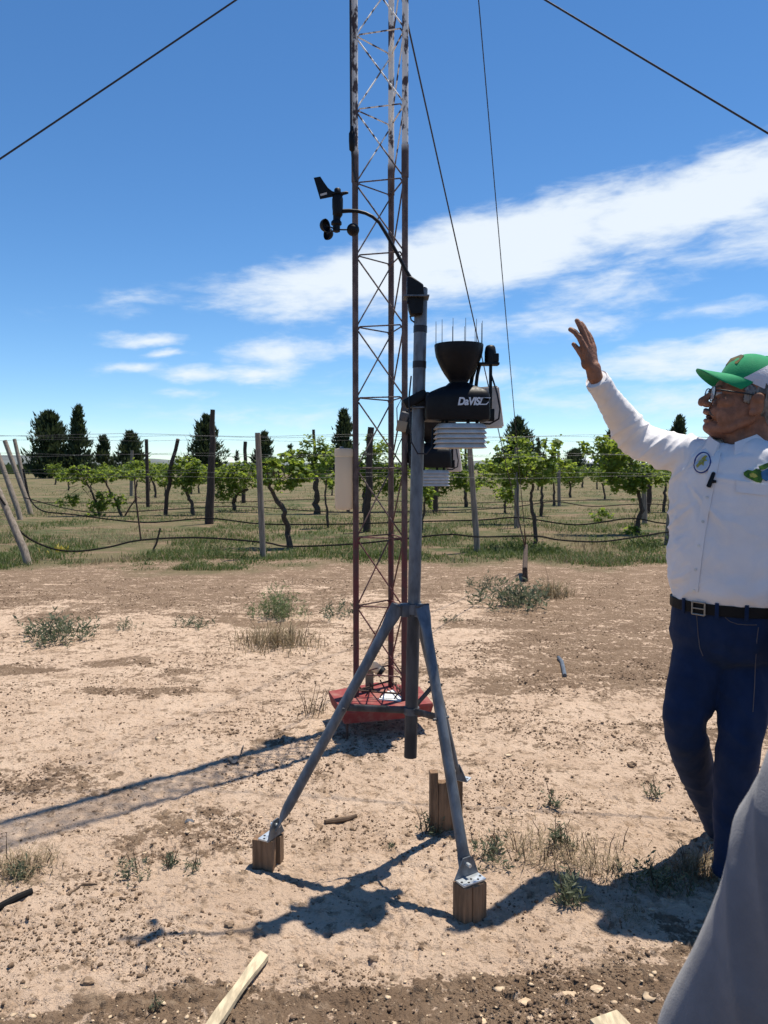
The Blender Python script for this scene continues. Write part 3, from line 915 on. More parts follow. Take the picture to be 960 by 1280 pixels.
# ------------------------------------------------------------------ vines
M['vine_leaf'] = leaf_mat('vine leaf', (.042, .085, .013), (.15, .205, .038), (.36, .46, .06), .5, .47)
LEAF = np.array([(0, 0, 0), (.42, .10, .10), (.62, .52, .16), (.30, .55, .04), (0, 1.05, -.02), (-.30, .55, .04), (-.62, .52, .16), (-.42, .10, .10), (0, .4, -.03)])
LEAFF = np.array([(0, 1, 8), (1, 2, 8), (2, 3, 8), (3, 4, 8), (4, 5, 8), (5, 6, 8), (6, 7, 8), (7, 0, 8)])
def leaves_mesh(P, S, r):
    n = len(P)
    a = r.uniform(0, 6.28, n); tilt = r.normal(.9, .55, n); roll = r.normal(0, .5, n)
    ca, sa, ct, st_, cr, sr = np.cos(a), np.sin(a), np.cos(tilt), np.sin(tilt), np.cos(roll), np.sin(roll)
    L = LEAF[None] * S[:, None, None]
    x, y, z = L[..., 0], L[..., 1], L[..., 2]
    x, z = x * cr[:, None] + z * sr[:, None], -x * sr[:, None] + z * cr[:, None]
    y, z = y * ct[:, None] - z * st_[:, None], y * st_[:, None] + z * ct[:, None]
    z = -z * .8
    x, y = x * ca[:, None] - y * sa[:, None], x * sa[:, None] + y * ca[:, None]
    v = np.stack([x, y, z], -1) + P[:, None, :]
    F = (LEAFF[None] + (np.arange(n) * 9)[:, None, None]).reshape(-1, 3)
    return v.reshape(-1, 3), F
def vine(base, trunk, blobs, lab, wpx=6, dens=1.0, leaf=.082, Y=None, seed=None):
    g0 = gp(*base)
    Yv = g0.y
    r = np.random.default_rng(int(base[0] * 13 + base[1]))
    rr = random.Random(base[0])
    t = thing('grapevine', V(g0.x, g0.y, 0), lab, 'grapevine', 'grapevines in the rows')
    k = Yv / FPX
    w = wpx * k / 2
    pts = [V(g0.x, g0.y, -.08)] + [at(px, py, Yv + rr.uniform(-.1, .1)) for px, py in trunk]
    # wiggle between the given points
    Q, R = [], []
    for i in range(len(pts) - 1):
        for j in range(4):
            f = j / 4
            Q.append(pts[i].lerp(pts[i + 1], f) + (V(rr.uniform(-1, 1), rr.uniform(-1, 1), 0) * w * .55 if (i or j) else V(0, 0, 0)))
    Q.append(pts[-1])
    R = [w * (1.15 - .5 * i / (len(Q) - 1)) * rr.uniform(.85, 1.2) for i in range(len(Q))]
    MB().tube(Q, R, 8).build('trunk', M['bark'], t)
    LP, cane = [], MB()
    if base[1] > 626 and len(blobs) > 2:
        # shoots trained out along the cordon wire to both sides
        ys_ = sorted(q[1] for q in blobs)[len(blobs) // 2]
        x0_, x1_ = min(q[0] - q[2] for q in blobs), max(q[0] + q[2] for q in blobs)
        for xx in (x0_ - 7, x1_ + 7):
            blobs = blobs + [(xx + rr.uniform(-3, 3), ys_ + rr.uniform(-3, 5), rr.uniform(9, 15), rr.uniform(5, 8))]
    for (cx, cy, rx, ry) in blobs:
        c = at(cx, cy + 1, Yv); ax, az_ = rx * k * 1.12, ry * k * 1.15; ay = min(max(.22, ax * .5), .5)
        ns = max(2, int(rx * ry / 60) + 2)
        start = pts[-1] if len(trunk) else c
        for _ in range(ns):
            # a shoot with leaves along it
            u = V(rr.uniform(-1, 1), rr.uniform(-1, 1), rr.uniform(-1, 1))
            if u.length > 1: u.normalize()
            e = c + V(u.x * ax, u.y * ay, u.z * az_)
            s0 = start.lerp(c, rr.uniform(.2, .9)) + V(rr.uniform(-.4, .4) * ax, rr.uniform(-.4, .4) * ay, 0)
            mid = (s0 + e) / 2 + V(0, 0, .06)
            cane.tube([s0, mid, e], [.008, .006, .004], 4)
        nl = int(dens * rx * ry * k * k / (leaf * leaf) * 26) + 26
        cc = r.normal(0, 1, (max(4, nl // 16), 3)); cc /= np.maximum(np.linalg.norm(cc, axis=1, keepdims=True), 1.0) * 1.05
        p = cc[r.integers(0, len(cc), nl)] + r.normal(0, .21, (nl, 3))
        LP.append(np.stack([c.x + p[:, 0] * ax, c.y + p[:, 1] * ay, c.z + p[:, 2] * az_ + .03], 1))
    cane.build('canes', M['bark'], t, smooth=False)['kind'] = 'stuff'
    LP = np.concatenate(LP)
    LP[:, 2] = np.maximum(LP[:, 2], .05)
    v, F = leaves_mesh(LP, leaf * r.uniform(.55, 1.35, len(LP)), r)
    me = bpy.data.meshes.new('leaves')
    me.from_pydata((v - np.array(ORG[t.name])).tolist(), [], F.tolist())
    o = link('leaves', me, M['vine_leaf'], t, ORG[t.name], smooth=False)
    o['kind'] = 'stuff'
    return t
# first row
vine((361, 685), [(360, 660), (355, 640), (344, 622), (336, 605)], [(352, 590, 24, 15), (372, 588, 10, 14), (335, 600, 10, 8), (340, 580, 9, 8)], 'first-row grapevine with a thick crooked trunk next to the pale post', 7)
vine((669, 685), [(669, 660), (666, 640), (664, 620), (666, 605)], [(660, 588, 22, 16), (645, 583, 12, 12), (682, 592, 12, 10), (690, 558, 9, 12), (680, 572, 8, 10)], 'first-row grapevine with a tall leafy shoot rising over it', 5)
vine((796, 668), [(797, 650), (803, 634), (798, 615), (790, 600)], [(785, 585, 22, 24), (765, 568, 20, 14), (745, 557, 14, 10), (795, 605, 10, 10), (775, 605, 12, 10), (815, 593, 16, 10), (795, 662, 12, 8)], 'large grapevine arching over beside the raised arm of the man', 6, 1.1)
vine((527, 664), [(528, 650), (530, 635), (532, 620)], [(533, 605, 9, 14), (540, 625, 6, 8)], 'thin grapevine hugging the mast pole, behind it', 4)
vine((455, 640), [(455, 620), (462, 600)], [(470, 600, 20, 14), (492, 600, 12, 16), (478, 570, 12, 16), (460, 560, 7, 14), (450, 585, 8, 10)], 'grapevine seen through the lattice of the tower', 5)
# second row and beyond
vine((264, 640), [(262, 620), (266, 600)], [(265, 592, 12, 9), (285, 598, 16, 12), (300, 592, 18, 11), (282, 612, 12, 10), (312, 588, 10, 8)], 'wide bushy grapevine spreading from the tall dark post', 4)
vine((292, 638), [(292, 625), (297, 615), (310, 612)], [(296, 600, 14, 12), (318, 604, 6, 6)], 'grapevine with a bent arm just short of the pale post', 5)
vine((243, 644), [(240, 630), (235, 618), (228, 608)], [(228, 590, 16, 12), (240, 583, 10, 9), (222, 578, 8, 7), (234, 602, 14, 9)], 'grapevine between the crooked stake and the tall dark post', 5)
vine((152, 645), [(146, 630), (138, 615), (130, 600)], [(137, 597, 9, 6), (122, 592, 9, 6), (100, 586, 8, 5), (152, 591, 8, 6)], 'sparse one-armed grapevine behind the metal stake', 3)
vine((124, 645), [(122, 632), (114, 612), (104, 598)], [(118, 636, 11, 9), (122, 620, 5, 6), (112, 600, 8, 6), (100, 588, 9, 6)], 'small grapevine with a leafy clump low on the ground', 3)
vine((170, 628), [(170, 612), (172, 600)], [(172, 588, 13, 9), (186, 587, 8, 7), (155, 586, 6, 5)], 'small grapevine on top of the metal stake', 3)
vine((195, 622), [(193, 608), (188, 596)], [(200, 588, 8, 6), (190, 584, 6, 5)], 'tiny far grapevine by the dark slim post', 3)
vine((395, 642), [(395, 625), (395, 605), (394, 590)], [(392, 560, 14, 12), (382, 572, 10, 9), (402, 575, 12, 14), (396, 590, 11, 8), (410, 568, 8, 10)], 'tall grapevine close to the white canister', 7)
vine((411, 660), [(409, 640), (406, 620), (408, 600)], [(408, 584, 9, 14), (414, 600, 7, 8)], 'thin twisted grapevine half behind the white canister', 3)
vine((435, 640), [(436, 625), (434, 605)], [(432, 590, 10, 12), (438, 602, 10, 8)], 'grapevine directly behind the near tower leg', 4)
vine((544, 640), [(544, 625), (545, 610)], [(565, 598, 14, 10), (555, 606, 12, 8), (575, 590, 10, 10), (545, 612, 10, 8)], 'grapevine low behind the shield plates', 6)
vine((582, 634), [(582, 618), (581, 605)], [(576, 575, 8, 12), (590, 600, 10, 8), (605, 598, 10, 7)], 'grapevine beside the pale post past the mast', 4)
vine((646, 655), [(646, 635), (645, 610)], [(640, 562, 18, 14), (625, 580, 8, 12), (655, 575, 12, 14), (637, 598, 12, 8)], 'grapevine covering its grey post, under the beige sensor panel', 5)
vine((632, 642), [(631, 630), (634, 620)], [(628, 620, 13, 10), (636, 612, 8, 6)], 'short young grapevine low in green grass', 3)
vine((676, 645), [(677, 625), (678, 605)], [(678, 590, 14, 12), (690, 580, 8, 8)], 'second-row grapevine behind the one with the tall shoot', 4)
vine((692, 632), [(693, 615), (692, 603)], [(695, 592, 14, 10), (708, 590, 8, 9)], 'far grapevine by the slim far post', 3)
vine((713, 622), [(713, 610), (712, 600)], [(711, 592, 11, 11), (718, 596, 8, 6)], 'far grapevine before the round conifer', 3)
vine((757, 624), [(755, 612), (752, 604)], [(752, 592, 12, 8), (762, 596, 8, 7)], 'far grapevine with a forked trunk under the arching vine', 2.5)
vine((752, 652), [(752, 648)], [(752, 645, 9, 8)], 'round ankle-high sprout of vine in open grass', 2)
vine((830, 640), [(831, 620), (832, 605)], [(830, 594, 16, 9), (842, 590, 10, 8)], 'grapevine against the sleeve of the man', 4)
vine((700, 606), [(700, 600)], [(704, 592, 10, 6)], 'tiny farthest grapevine under the white roof', 2)
fl = 'small distant grapevine among the far rows of the vineyard'
rr = random.Random(21)
for i in range(16):
    px = rr.choice([rr.uniform(60, 430), rr.uniform(540, 840)])
    py = rr.uniform(604, 620)
    vine((px, py), [(px + rr.uniform(-2, 2), py - 8), (px + rr.uniform(-3, 3), py - 16)], [(px, py - 20, 8, 6), (px + rr.uniform(-7, 7), py - 18, 7, 5)], fl, 2, .7, .09)
# weeds at the first row
tuft('weed_clump', 655, 690, 46, 22, 240, GG, 'dark green weed below the guy cables at the first row', 'weed', .8, .006, 'weeds')
tuft('weed_clump', 692, 692, 40, 16, 200, GG, 'bright green weed at the foot of the first-row vine with the tall shoot', 'weed', .9, .007, 'weeds')
tuft('weed_clump', 810, 684, 60, 20, 380, GG, 'bright green weeds under the large arching grapevine', 'weed', .9, .007, 'weeds')
tuft('weed_clump', 290, 693, 70, 18, 260, GG, 'spread of green weeds before the pale post', 'weed', .9, .007, 'weeds')

# ------------------------------------------------------------------ conifers
M['conifer'] = leaf_mat('dark cypress needles', (.016, .034, .018), (.06, .085, .036), (.06, .08, .03), .7, .25)
def conifer(px, base_py, wpx, top_py, lab, n=2600, shape=1.0, Yd=None, gap=0.0):
    g0 = gp(px, base_py)
    if Yd: g0 = at(px, 582, Yd); g0.z = 0
    k = g0.y / FPX
    H = at(px, top_py, g0.y).z; Wd = wpx * k / 2
    t = thing('conifer', V(g0.x, g0.y, 0), lab, 'conifer', 'conifers along the far side of the vineyard')
    r = np.random.default_rng(px)
    rr = random.Random(px)
    tr = MB().tube([V(g0.x, g0.y, -.3), V(g0.x + .05, g0.y, H * .4), V(g0.x, g0.y, H * .9)], [Wd * .12, Wd * .07, .03], 8)
    tr.build('trunk', M['conbark'], t)
    # boughs: short sprays along upswept branches
    nb = int(n * .8 / 34)
    vs, fs = [], []
    lob = [(rr.uniform(0, 6.28), rr.uniform(.75, 1.12)) for _ in range(7)]
    P = []; D = []
    for i in range(nb):
        f = (i + rr.random()) / nb
        zz = H * (.04 + .90 * f)
        ang = rr.uniform(0, 6.28)
        l = Wd * ((1 - f) ** (.85 * shape + .08) * min(1, .62 + f * 2.6)) * rr.uniform(.5, 1.28)
        up = rr.uniform(.25, .75) + .5 * f
        for j in range(34):
            q = .2 + .8 * rr.random() ** .6
            rad = l * q
            sp = .16 * l + .12
            P.append((g0.x + math.cos(ang) * rad + rr.gauss(0, sp), g0.y + math.sin(ang) * rad + rr.gauss(0, sp), zz + up * rad * .45 - .18 * l * (1 - f) + rr.gauss(0, sp * .6)))
            D.append((math.cos(ang) * .6 + rr.gauss(0, .35), math.sin(ang) * .6 + rr.gauss(0, .35), up + .3 + rr.gauss(0, .3)))
    P = np.array(P); D = np.array(D); P[:, 2] = np.maximum(P[:, 2], .05)
    D /= np.linalg.norm(D, axis=1, keepdims=True)
    S = np.cross(D, r.normal(0, 1, D.shape)); S /= np.linalg.norm(S, axis=1, keepdims=True)
    L = (.34 + .40 * r.random(len(P))) * min(1.0, H / 5) ; w_ = L * .20
    v = np.stack([P - S * w_[:, None], P + S * w_[:, None], P + D * L[:, None]], 1).reshape(-1, 3)
    F = np.arange(len(v)).reshape(-1, 3)
    me = bpy.data.meshes.new('crown')
    me.from_pydata((v - np.array(ORG[t.name])).tolist(), [], F.tolist())
    o = link('crown', me, M['conifer'], t, ORG[t.name], smooth=False)
    o['kind'] = 'stuff'
    return t
conifer(63, 598, 56, 514, 'broad dense dark conifer, the widest of the row', 7500, .62)
conifer(99, 598, 40, 505, 'tall spired conifer with open branches next to the broad one', 3800, 1.15)
conifer(131, 597, 26, 545, 'short dark conifer between the tall spire and the bushy one', 2600, .9)
conifer(164, 597, 42, 540, 'rounded bushy conifer behind the slim dark posts', 4200, .7)
conifer(258, 597, 48, 518, 'pointed dark conifer standing behind the tall dark post', 5600, .75)
conifer(330, 597, 32, 541, 'conifer behind the pale straight wooden post', 3400, .9)
conifer(363, 592, 12, 556, 'faint slender far conifer between pale post and tall vine', 800, 1.0, 130)
conifer(296, 590, 8, 562, 'tiniest far conifer beside a dark rough stake', 500, 1.0, 150)
conifer(430, 597, 40, 510, 'feathery conifer above the white canister', 4200, .95)
conifer(648, 596, 46, 521, 'broad conifer behind the vines under the beige sensor panel', 5600, .7)
conifer(719, 599, 34, 562, 'low round conifer beside the white-roofed building', 3600, .55)
conifer(768, 598, 44, 535, 'conifer half covered by the raised sleeve', 3600, .7)
conifer(846, 597, 34, 518, 'conifer whose tip shows over the shoulder of the man', 3200, .9)
conifer(672, 592, 8, 548, 'thin far conifer close against the broad one', 600, 1.0, 110)

# far scrub along the field edge
def scrub():
    r = np.random.default_rng(77)
    n = 9000
    a = r.uniform(-.62, .62, n); d = r.uniform(120, 420, n)
    x = np.tan(a) * d; y = d
    k = fbm(x * .03, y * .02, 55, 3) > .5
    x, y = x[k], y[k]
    s_ = r.uniform(.5, 1.4, len(x))
    v = np.zeros((len(x), 3, 3))
    ang = r.uniform(0, 6.28, len(x))
    v[:, 0] = np.stack([x - s_ * np.cos(ang), y - s_ * np.sin(ang), 0 * x], 1)
    v[:, 1] = np.stack([x + s_ * np.cos(ang), y + s_ * np.sin(ang), 0 * x], 1)
    v[:, 2] = np.stack([x, y, s_ * 1.5], 1)
    np_mesh('far_scrub', M['grass_green'], v.reshape(-1, 3), np.arange(len(x) * 3).reshape(-1, 3), 'stuff')
scrub()

# white roofed shed far off
Yb = 150.0
c = at(718, 582, Yb); k = Yb / FPX
t = thing('shed', V(c.x, c.y, 0), 'long far building with a white roof beyond the conifers', 'building')
w, d = 72 * k, 9.0
MB().box((c.x, c.y, .85), (w, d, 1.7), None).build('wall', mat('green grey wall', (.10, .16, .15), .8), t, smooth=False)
b = MB()
zr = at(718, 573, Yb).z; z0 = 2.0
b.add([(c.x - w / 2 - 1, c.y - d / 2 - .6, z0), (c.x + w / 2 + 1, c.y - d / 2 - .6, z0), (c.x + w / 2 - 1, c.y, zr), (c.x - w / 2 + 5, c.y, zr), (c.x - w / 2 - 1, c.y + d / 2 + .6, z0), (c.x + w / 2 + 1, c.y + d / 2 + .6, z0)],
      [(0, 1, 2, 3), (4, 3, 2, 5), (0, 3, 4), (1, 5, 2), (0, 4, 5, 1)])
b.build('roof', mat('white roof sheet', (.62, .66, .70), .4, .2), t, smooth=False)
for i in range(6):
    MB().box((c.x - w * .42 + i * w * .168, c.y - d / 2 - .03, 1.25), (1.5, .08, .75)).build('window', M['hole'], t, smooth=False)

# ------------------------------------------------------------------ lattice tower
TY = 4.10
TC = at(479.7, 640, TY); TCX = TC.x
LEGS = [V(TCX - .148, TY - .040, 0), V(TCX + .040, TY + .148, 0), V(TCX + .108, TY - .108, 0)]
TTOP = 9.0
def tower_paint():
    """red at the foot, bare rusty steel in the middle, flaking white above"""
    m_ = bpy.data.materials.new('flaking tower paint'); m_.use_nodes = True
    t = m_.node_tree; g = NT(t); bs = t.nodes['Principled BSDF']
    co = g.new('ShaderNodeTexCoord').outputs['Object']
    sp = g.new('ShaderNodeSeparateXYZ'); t.links.new(co, sp.inputs[0])
    z = sp.outputs[2]
    n = g.noise(g.scalev(co, (1, 1, .5)), 26, 4, .6)
    rust = g.mix(g.ramp(n, .35, .65), (.065, .046, .045), (.125, .095, .09))
    red = g.mix(g.ramp(n, .35, .7), (.12, .034, .036), (.075, .045, .043))
    white = g.mix(g.ramp(n, .50, .58), (.72, .70, .66), (.075, .055, .055))
    c = g.mix(g.ramp(z, .95, 1.25), red, rust)
    c = g.mix(g.ramp(z, 2.98, 3.04), c, white)
    g.put(bs.inputs['Base Color'], c)
    bs.inputs['Roughness'].default_value = .7
    bs.inputs['Specular IOR Level'].default_value = .3
    return m_
M['tower'] = tower_paint()
tower = thing('lattice_tower', V(TCX, TY, 0), 'tall triangular lattice tower, red below and flaking white above', 'tower')
ZB = .165
for L in LEGS:
    b = MB().tube([V(L.x, L.y, ZB), V(L.x, L.y, 2.0), V(L.x, L.y, 2.96), V(L.x, L.y, 5.9), V(L.x, L.y, TTOP)], .0165, 10)
    b.tube([V(L.x, L.y, 2.86), V(L.x, L.y, 3.02)], .0195, 10)
    b.tube([V(L.x, L.y, 5.84), V(L.x, L.y, 6.0)], .0195, 10)
    b.build('leg', M['tower'], tower)
z = .285
while z < TTOP - .1:
    for i in range(3):
        A, B = LEGS[i], LEGS[(i + 1) % 3]
        d = (B - A).normalized() * .014
        a, c = A + d, B - d
        MB().tube([a + V(0, 0, z - .016), a + d * .8 + V(0, 0, z), c - d * .8 + V(0, 0, z), c + V(0, 0, z - .016)], .0043, 6).build('rung', M['tower'], tower)
        if z + .3675 < TTOP:
            s1 = V(d.y, -d.x, 0).normalized() * .0045
            MB().tube([a + V(0, 0, z + .015) + s1, c + V(0, 0, z + .345) + s1], .0042, 6).build('diagonal', M['tower'], tower)
    z += .3675
# struts between footing and first rung
for i in range(3):
    A, B = LEGS[i], LEGS[(i + 1) % 3]
    for f in (.2, .5, .8):
        p = A.lerp(B, f)
        MB().tube([p + V(0, 0, ZB + .002), A.lerp(B, f - .12) + V(0, 0, ZB + .05)], .004, 5).build('strut', M['iron'], tower)
    MB().tube([A + V(0, 0, ZB + .03), B + V(0, 0, ZB + .03)], .0055, 6).build('strut', M['iron'], tower)

# footing: thick red slab standing clear of the eroded ground
def at_z(px, py, z):
    d = ray(px, py)
    return V(0, 0, CAMH) + d * ((CAMH - z) / -d.z)
zt, zb = .163, .092
top = [at_z(411, 864, zt), at_z(428, 889, zt), at_z(541, 879, zt), at_z(524, 858, zt), at_z(470, 853, zt)]
cen = sum(top, V(0, 0, 0)) / len(top)
t = thing('tower_footing', V(cen.x, cen.y, 0), 'red painted slab under the foot of the lattice tower', 'footing')
b = MB()
vs = []
N = len(top)
for p in top: vs.append(p + V(0, 0, 0))
for p in top: vs.append(V(p.x + (cen.x - p.x) * -.01, p.y + (cen.y - p.y) * -.01, zt - .012))
for p in top: vs.append(V(p.x + (cen.x - p.x) * .05, p.y + (cen.y - p.y) * .05, zb))
fs = [tuple(range(N)), tuple(range(3 * N - 1, 2 * N - 1, -1))]
for j in range(2):
    for i in range(N):
        fs.append((j * N + i, j * N + (i + 1) % N, (j + 1) * N + (i + 1) % N, (j + 1) * N + i))
b.add(vs, fs); b.build('slab', M['redpaint'], t, smooth=False)
for f, i in ((.12, 1), (.3, 2), (.3, 3), (.3, 0)):
    p = top[i].lerp(cen, f)
    MB().tube([V(p.x, p.y, -.05), V(p.x, p.y, zb + .01)], .006, 8).build('leg', M['iron'], t)
wp = [at_z(473, 874, zt + .004), at_z(501, 876, zt + .004), at_z(503, 872, zt + .004), at_z(492, 862, zt + .004), at_z(484, 864, zt + .004)]
b = MB(); nW = len(wp)
b.add(wp + [V(p.x, p.y, zt - .002) for p in wp], [tuple(range(nW))] + [(i, (i + 1) % nW, nW + (i + 1) % nW, nW + i) for i in range(nW)])
b.build('white_patch', M['slab_white'], t, smooth=False)  # plain white patch, slightly raised on the slab top
# small white lamp on a stub at the foot of the tower
p = at(463, 862, TY + .1); p.z = zt
q = at(468, 838, TY + .1)
t = thing('flood_lamp', p, 'small white cylindrical lamp with a dark lens at the tower foot', 'lamp')
MB().box(p + V(-.005, 0, (q.z - zt) / 2), (.045, .045, q.z - zt - .002)).build('stub', mat('tan block', (.34, .25, .16), .8), t, smooth=False)
ax = V(.8, -.2, -.55).normalized()
MB().lathe([(.026, -.05), (.028, -.046), (.028, .03), (.026, .034)], q + V(0, 0, .02), 16, ax).build('housing', M['white_pl'], t)
MB().lathe([(.024, .0345), (.030, .036), (.030, .055), (.02, .058)], q + V(0, 0, .02), 16, ax).build('lens', M['black_plastic'], t)

# white canister tied to the tower
YC = TY - .03
c0, c1 = at(430, 637, YC), at(430, 571, YC)
kc = YC / FPX
t = thing('canister', V(c0.x, c0.y, c0.z), 'milky white plastic canister with a lid hanging on the tower leg', 'canister')
w = 22.5 * kc
h_ = c1.z - c0.z
MB().lathe([(w * .44, 0), (w * .49, .008), (w * .5, .02), (w * .5, h_ - .01), (w * .48, h_)], c0, 28).build('body', M['white_pl'], t)
MB().lathe([(w * .5, 0), (w * .53, .003), (w * .53, .034), (w * .49, .042), (w * .3, .045)], c1, 28).build('lid', M['white_pl'], t)
MB().tube([V(c0.x + .3 * w - .03, YC - .02, c1.z + .046), V(c0.x - .02, YC - .02, c1.z + .046)], .007, 8).build('handle', M['galv'], t)
MB().box((c0.x + w * .52, YC, c0.z + .20), (.014, .03, .09)).build('bracket', M['white_pl'], t)

# cable down the tower with a connector
b = MB()
xs = at(438.5, 0, TY - .06).x
P = [V(xs + .004, TY - .05, 8.0), V(xs - .004, TY - .06, 4.5), V(xs, TY - .06, at(438, 170, TY).z)]
t = thing('signal_cable', P[-1], 'black cable hanging along the tower with a dark connector at its end', 'cable')
MB().tube(P, .0062, 6).build('cable', M['guy'], t)
zc = at(438, 183, TY).z
MB().lathe([(.006, .0), (.014, .008), (.016, .05), (.016, .09), (.011, .10), (.007, .125)], V(xs + .004, TY - .06, zc - .05), 12).build('connector', M['black_plastic'], t)
MB().tube([V(xs + .004, TY - .06, zc - .05), V(xs + .01, TY - .06, zc - .14), V(xs + .025, TY - .055, zc - .2)], .006, 6).build('cable_end', M['guy'], t)

# guy cables
def guy(a, b, lab, extra=()):
    c = b.copy()
    t = thing('guy_cable', c, lab, 'guy cable', 'guy cables of the tower')
    d = a - b
    P = [b + d * f + V(0, 0, -.10 * f * (1 - f)) for f in np.linspace(0, 1, 14)]
    MB().tube(P, .0048, 6).build('cable', M['guy'], t)
    dn = d.normalized()
    MB().tube([b + dn * .10, b + dn * .16, b + dn * .30, b + dn * .36], [.006, .009, .009, .006], 8).build('turnbuckle', M['iron'], t)
    return t
ANC = gp(657, 716); ANC.z = .30
lo = V(TCX + .09, TY - .06, at(505, 4, TY).z)
w2 = at(593, 0, 6.0)
guy(lo, ANC, 'lower of the two steep guy cables running down beyond the instruments')
d2 = (ANC - V(TCX + .06, TY + .1, 0))
hi = V(TCX + .06, TY + .1, 8.4)
guy(hi, V(ANC.x + .01, ANC.y + .03, .30), 'upper and steeper guy cable running down beyond the instruments')
def guy_fit(p1, p2, T0, ang, lab):
    """a cable from the tower axis in heading ANG whose picture passes near two photo points"""
    pass
lz = 4.33
def guy_two(pA, pB, lab, ground_len=5.6):
    # plane through the eye and both sight lines; tower point on it at the axis, anchor on the ground inside it
    rA, rB = ray(*pA), ray(*pB)
    nrm = rA.cross(rB)
    E = V(0, 0, CAMH)
    z = CAMH - (nrm.x * TCX + nrm.y * TY) / nrm.z
    T0 = V(TCX, TY, z)
    # ground line of the plane: nrm.(x,y,-CAMH)=0, point at the wanted distance from the tower
    best = None
    lo_, hi_ = (150, 235) if pA[0] < 480 else (-85, -5)
    for a in np.linspace(math.radians(lo_), math.radians(hi_), 1400):
        gx, gy = TCX + ground_len * math.cos(a), TY + ground_len * math.sin(a)
        e = abs(nrm.x * gx + nrm.y * gy - nrm.z * CAMH) / nrm.length
        if best is None or e < best[0]: best = (e, gx, gy)
    return guy(T0, V(best[1], best[2], .05), lab)
guy_two((0, 197), (293, 0), 'guy cable crossing the blue sky down towards the clump of conifers side')
guy_two((960, 165), (684, 0), 'guy cable crossing the sky high above the waving man')
# anchor post of the two steep cables
g0 = gp(657, 726)
t = thing('anchor_post', g0, 'short rough anchor post where the two steep guy cables end', 'anchor post')
MB().tube([V(g0.x, g0.y, -.1), V(g0.x - .01, g0.y, .15), V(ANC.x, ANC.y, .36)], [.036, .032, .026], 8).build('post', M['darkwood'], t)
MB().tube([V(ANC.x, ANC.y, .30), at(648, 650, ANC.y), at(646, 590, ANC.y)], .009, 6).build('rod', M['galv_dull'], t)

# ------------------------------------------------------------------ tripod with its mast
MY = 2.66
mt, mb_ = at(526.5, 361, MY), at(513, 946, MY)
FEET = {'left': gp(335, 1086), 'front': gp(585, 1142), 'back': gp(556, 1040)}
trip = thing('tripod_mast', V(mb_.x, mb_.y, 0), 'galvanised pipe mast on three splayed legs carrying the weather instruments', 'tripod')
def mp(py):
    f = (py - 361) / (946 - 361)
    return mt.lerp(mb_, f)
MR = .0222
zj = mp(748)
MB().tube([mt, mp(600), mp(749)], MR, 18).build('upper_pipe', M['galv'], trip)
MB().tube([mp(749), mp(850), mb_], MR * 1.02, 18).build('lower_pipe', M['galv_dull'], trip)
MB().tube([mt + V(0, 0, .0), mt + V(0, 0, .003)], MR * .86, 18).build('pipe_end', M['hole'], trip)
du = (mt - mb_).normalized()
for py in (410, 453):
    MB().tube([mp(py + 4), mp(py - 4)], MR * 1.07, 18).build('tape_band', M['dark_tape'], trip)
b = MB().tube([mp(762), mp(750)], MR * 1.28, 18)
b.build('collar', M['galv'], trip)
ENDS = {'left': (at(498, 757, MY - .02), at(345, 1036, FEET['left'].y)), 'front': (at(528, 757, MY - .035), at(582, 1084, FEET['front'].y + .01)), 'back': (at(521, 756, MY + .04), at(570, 966, FEET['back'].y))}
legs = {}
for nm, (a, e) in ENDS.items():
    d = (e - a).normalized()
    r0 = .0178
    # flattened top end, round tube, flattened lower end
    b = MB()
    n = 14
    secs = []
    side = d.cross(V(0, 0, 1)).normalized()
    up = side.cross(d).normalized()
    sw = nm == 'left'
    rad_dir = V(a.x - mp(756).x, a.y - mp(756).y, 0).normalized()
    for f, wa, wb in ((0, 1.45, .28), (.05, 1.4, .30), (.10, 1.05, .95), (.14, 1, 1), (.5, 1, 1), (.90, 1, 1), (.94, 1.1, .75), (.965, 1.3, .30), (1.0, 1.3, .26)):
        secs.append((a.lerp(e, f), side * r0 * (wb if sw and f < .3 else wa), up * r0 * (wa if sw and f < .3 else wb)))
    b.loft(secs, n)
    legs[nm] = b.build('leg', M['galv'], trip)
# lugs and bolts at the collar
for nm, (a, e) in ENDS.items():
    m0 = mp(757)
    o = (a - m0); o.z = 0
    dirn = o.normalized()
    MB().box(m0 + dirn * (MR + .012), (.03, .03, .045), Matrix.Rotation(math.atan2(dirn.y, dirn.x), 3, 'Z'), .003).build('lug', M['galv'], trip)
    sd = V(-dirn.y, dirn.x, 0)
    MB().tube([a + sd * .028, a - sd * .028], .0055, 8).build('bolt', M['galv_dull'], trip)
# braces
mc = mp(886)
MB().tube([mc + du * .012, mc - du * .012], MR * 1.25, 18).build('collar', M['galv'], trip)
for nm, f in (('left', .455), ('front', .455), ('back', .45)):
    a, e = ENDS[nm]
    p = a.lerp(e, f)
    d = (p - mc).normalized()
    side = d.cross(V(0, 0, 1)).normalized()
    b = MB().loft([(mc + d * .018, V(0, 0, .013), side * .0035), (mc.lerp(p, .5), V(0, 0, .012), side * .0035), (p - d * .012, V(0, 0, .013), side * .0035)], 10)
    b.build('brace', M['galv_dull'], trip)
    MB().tube([p - side * .03 , p + side * .03], .005, 8).build('bolt', M['galv_dull'], trip)
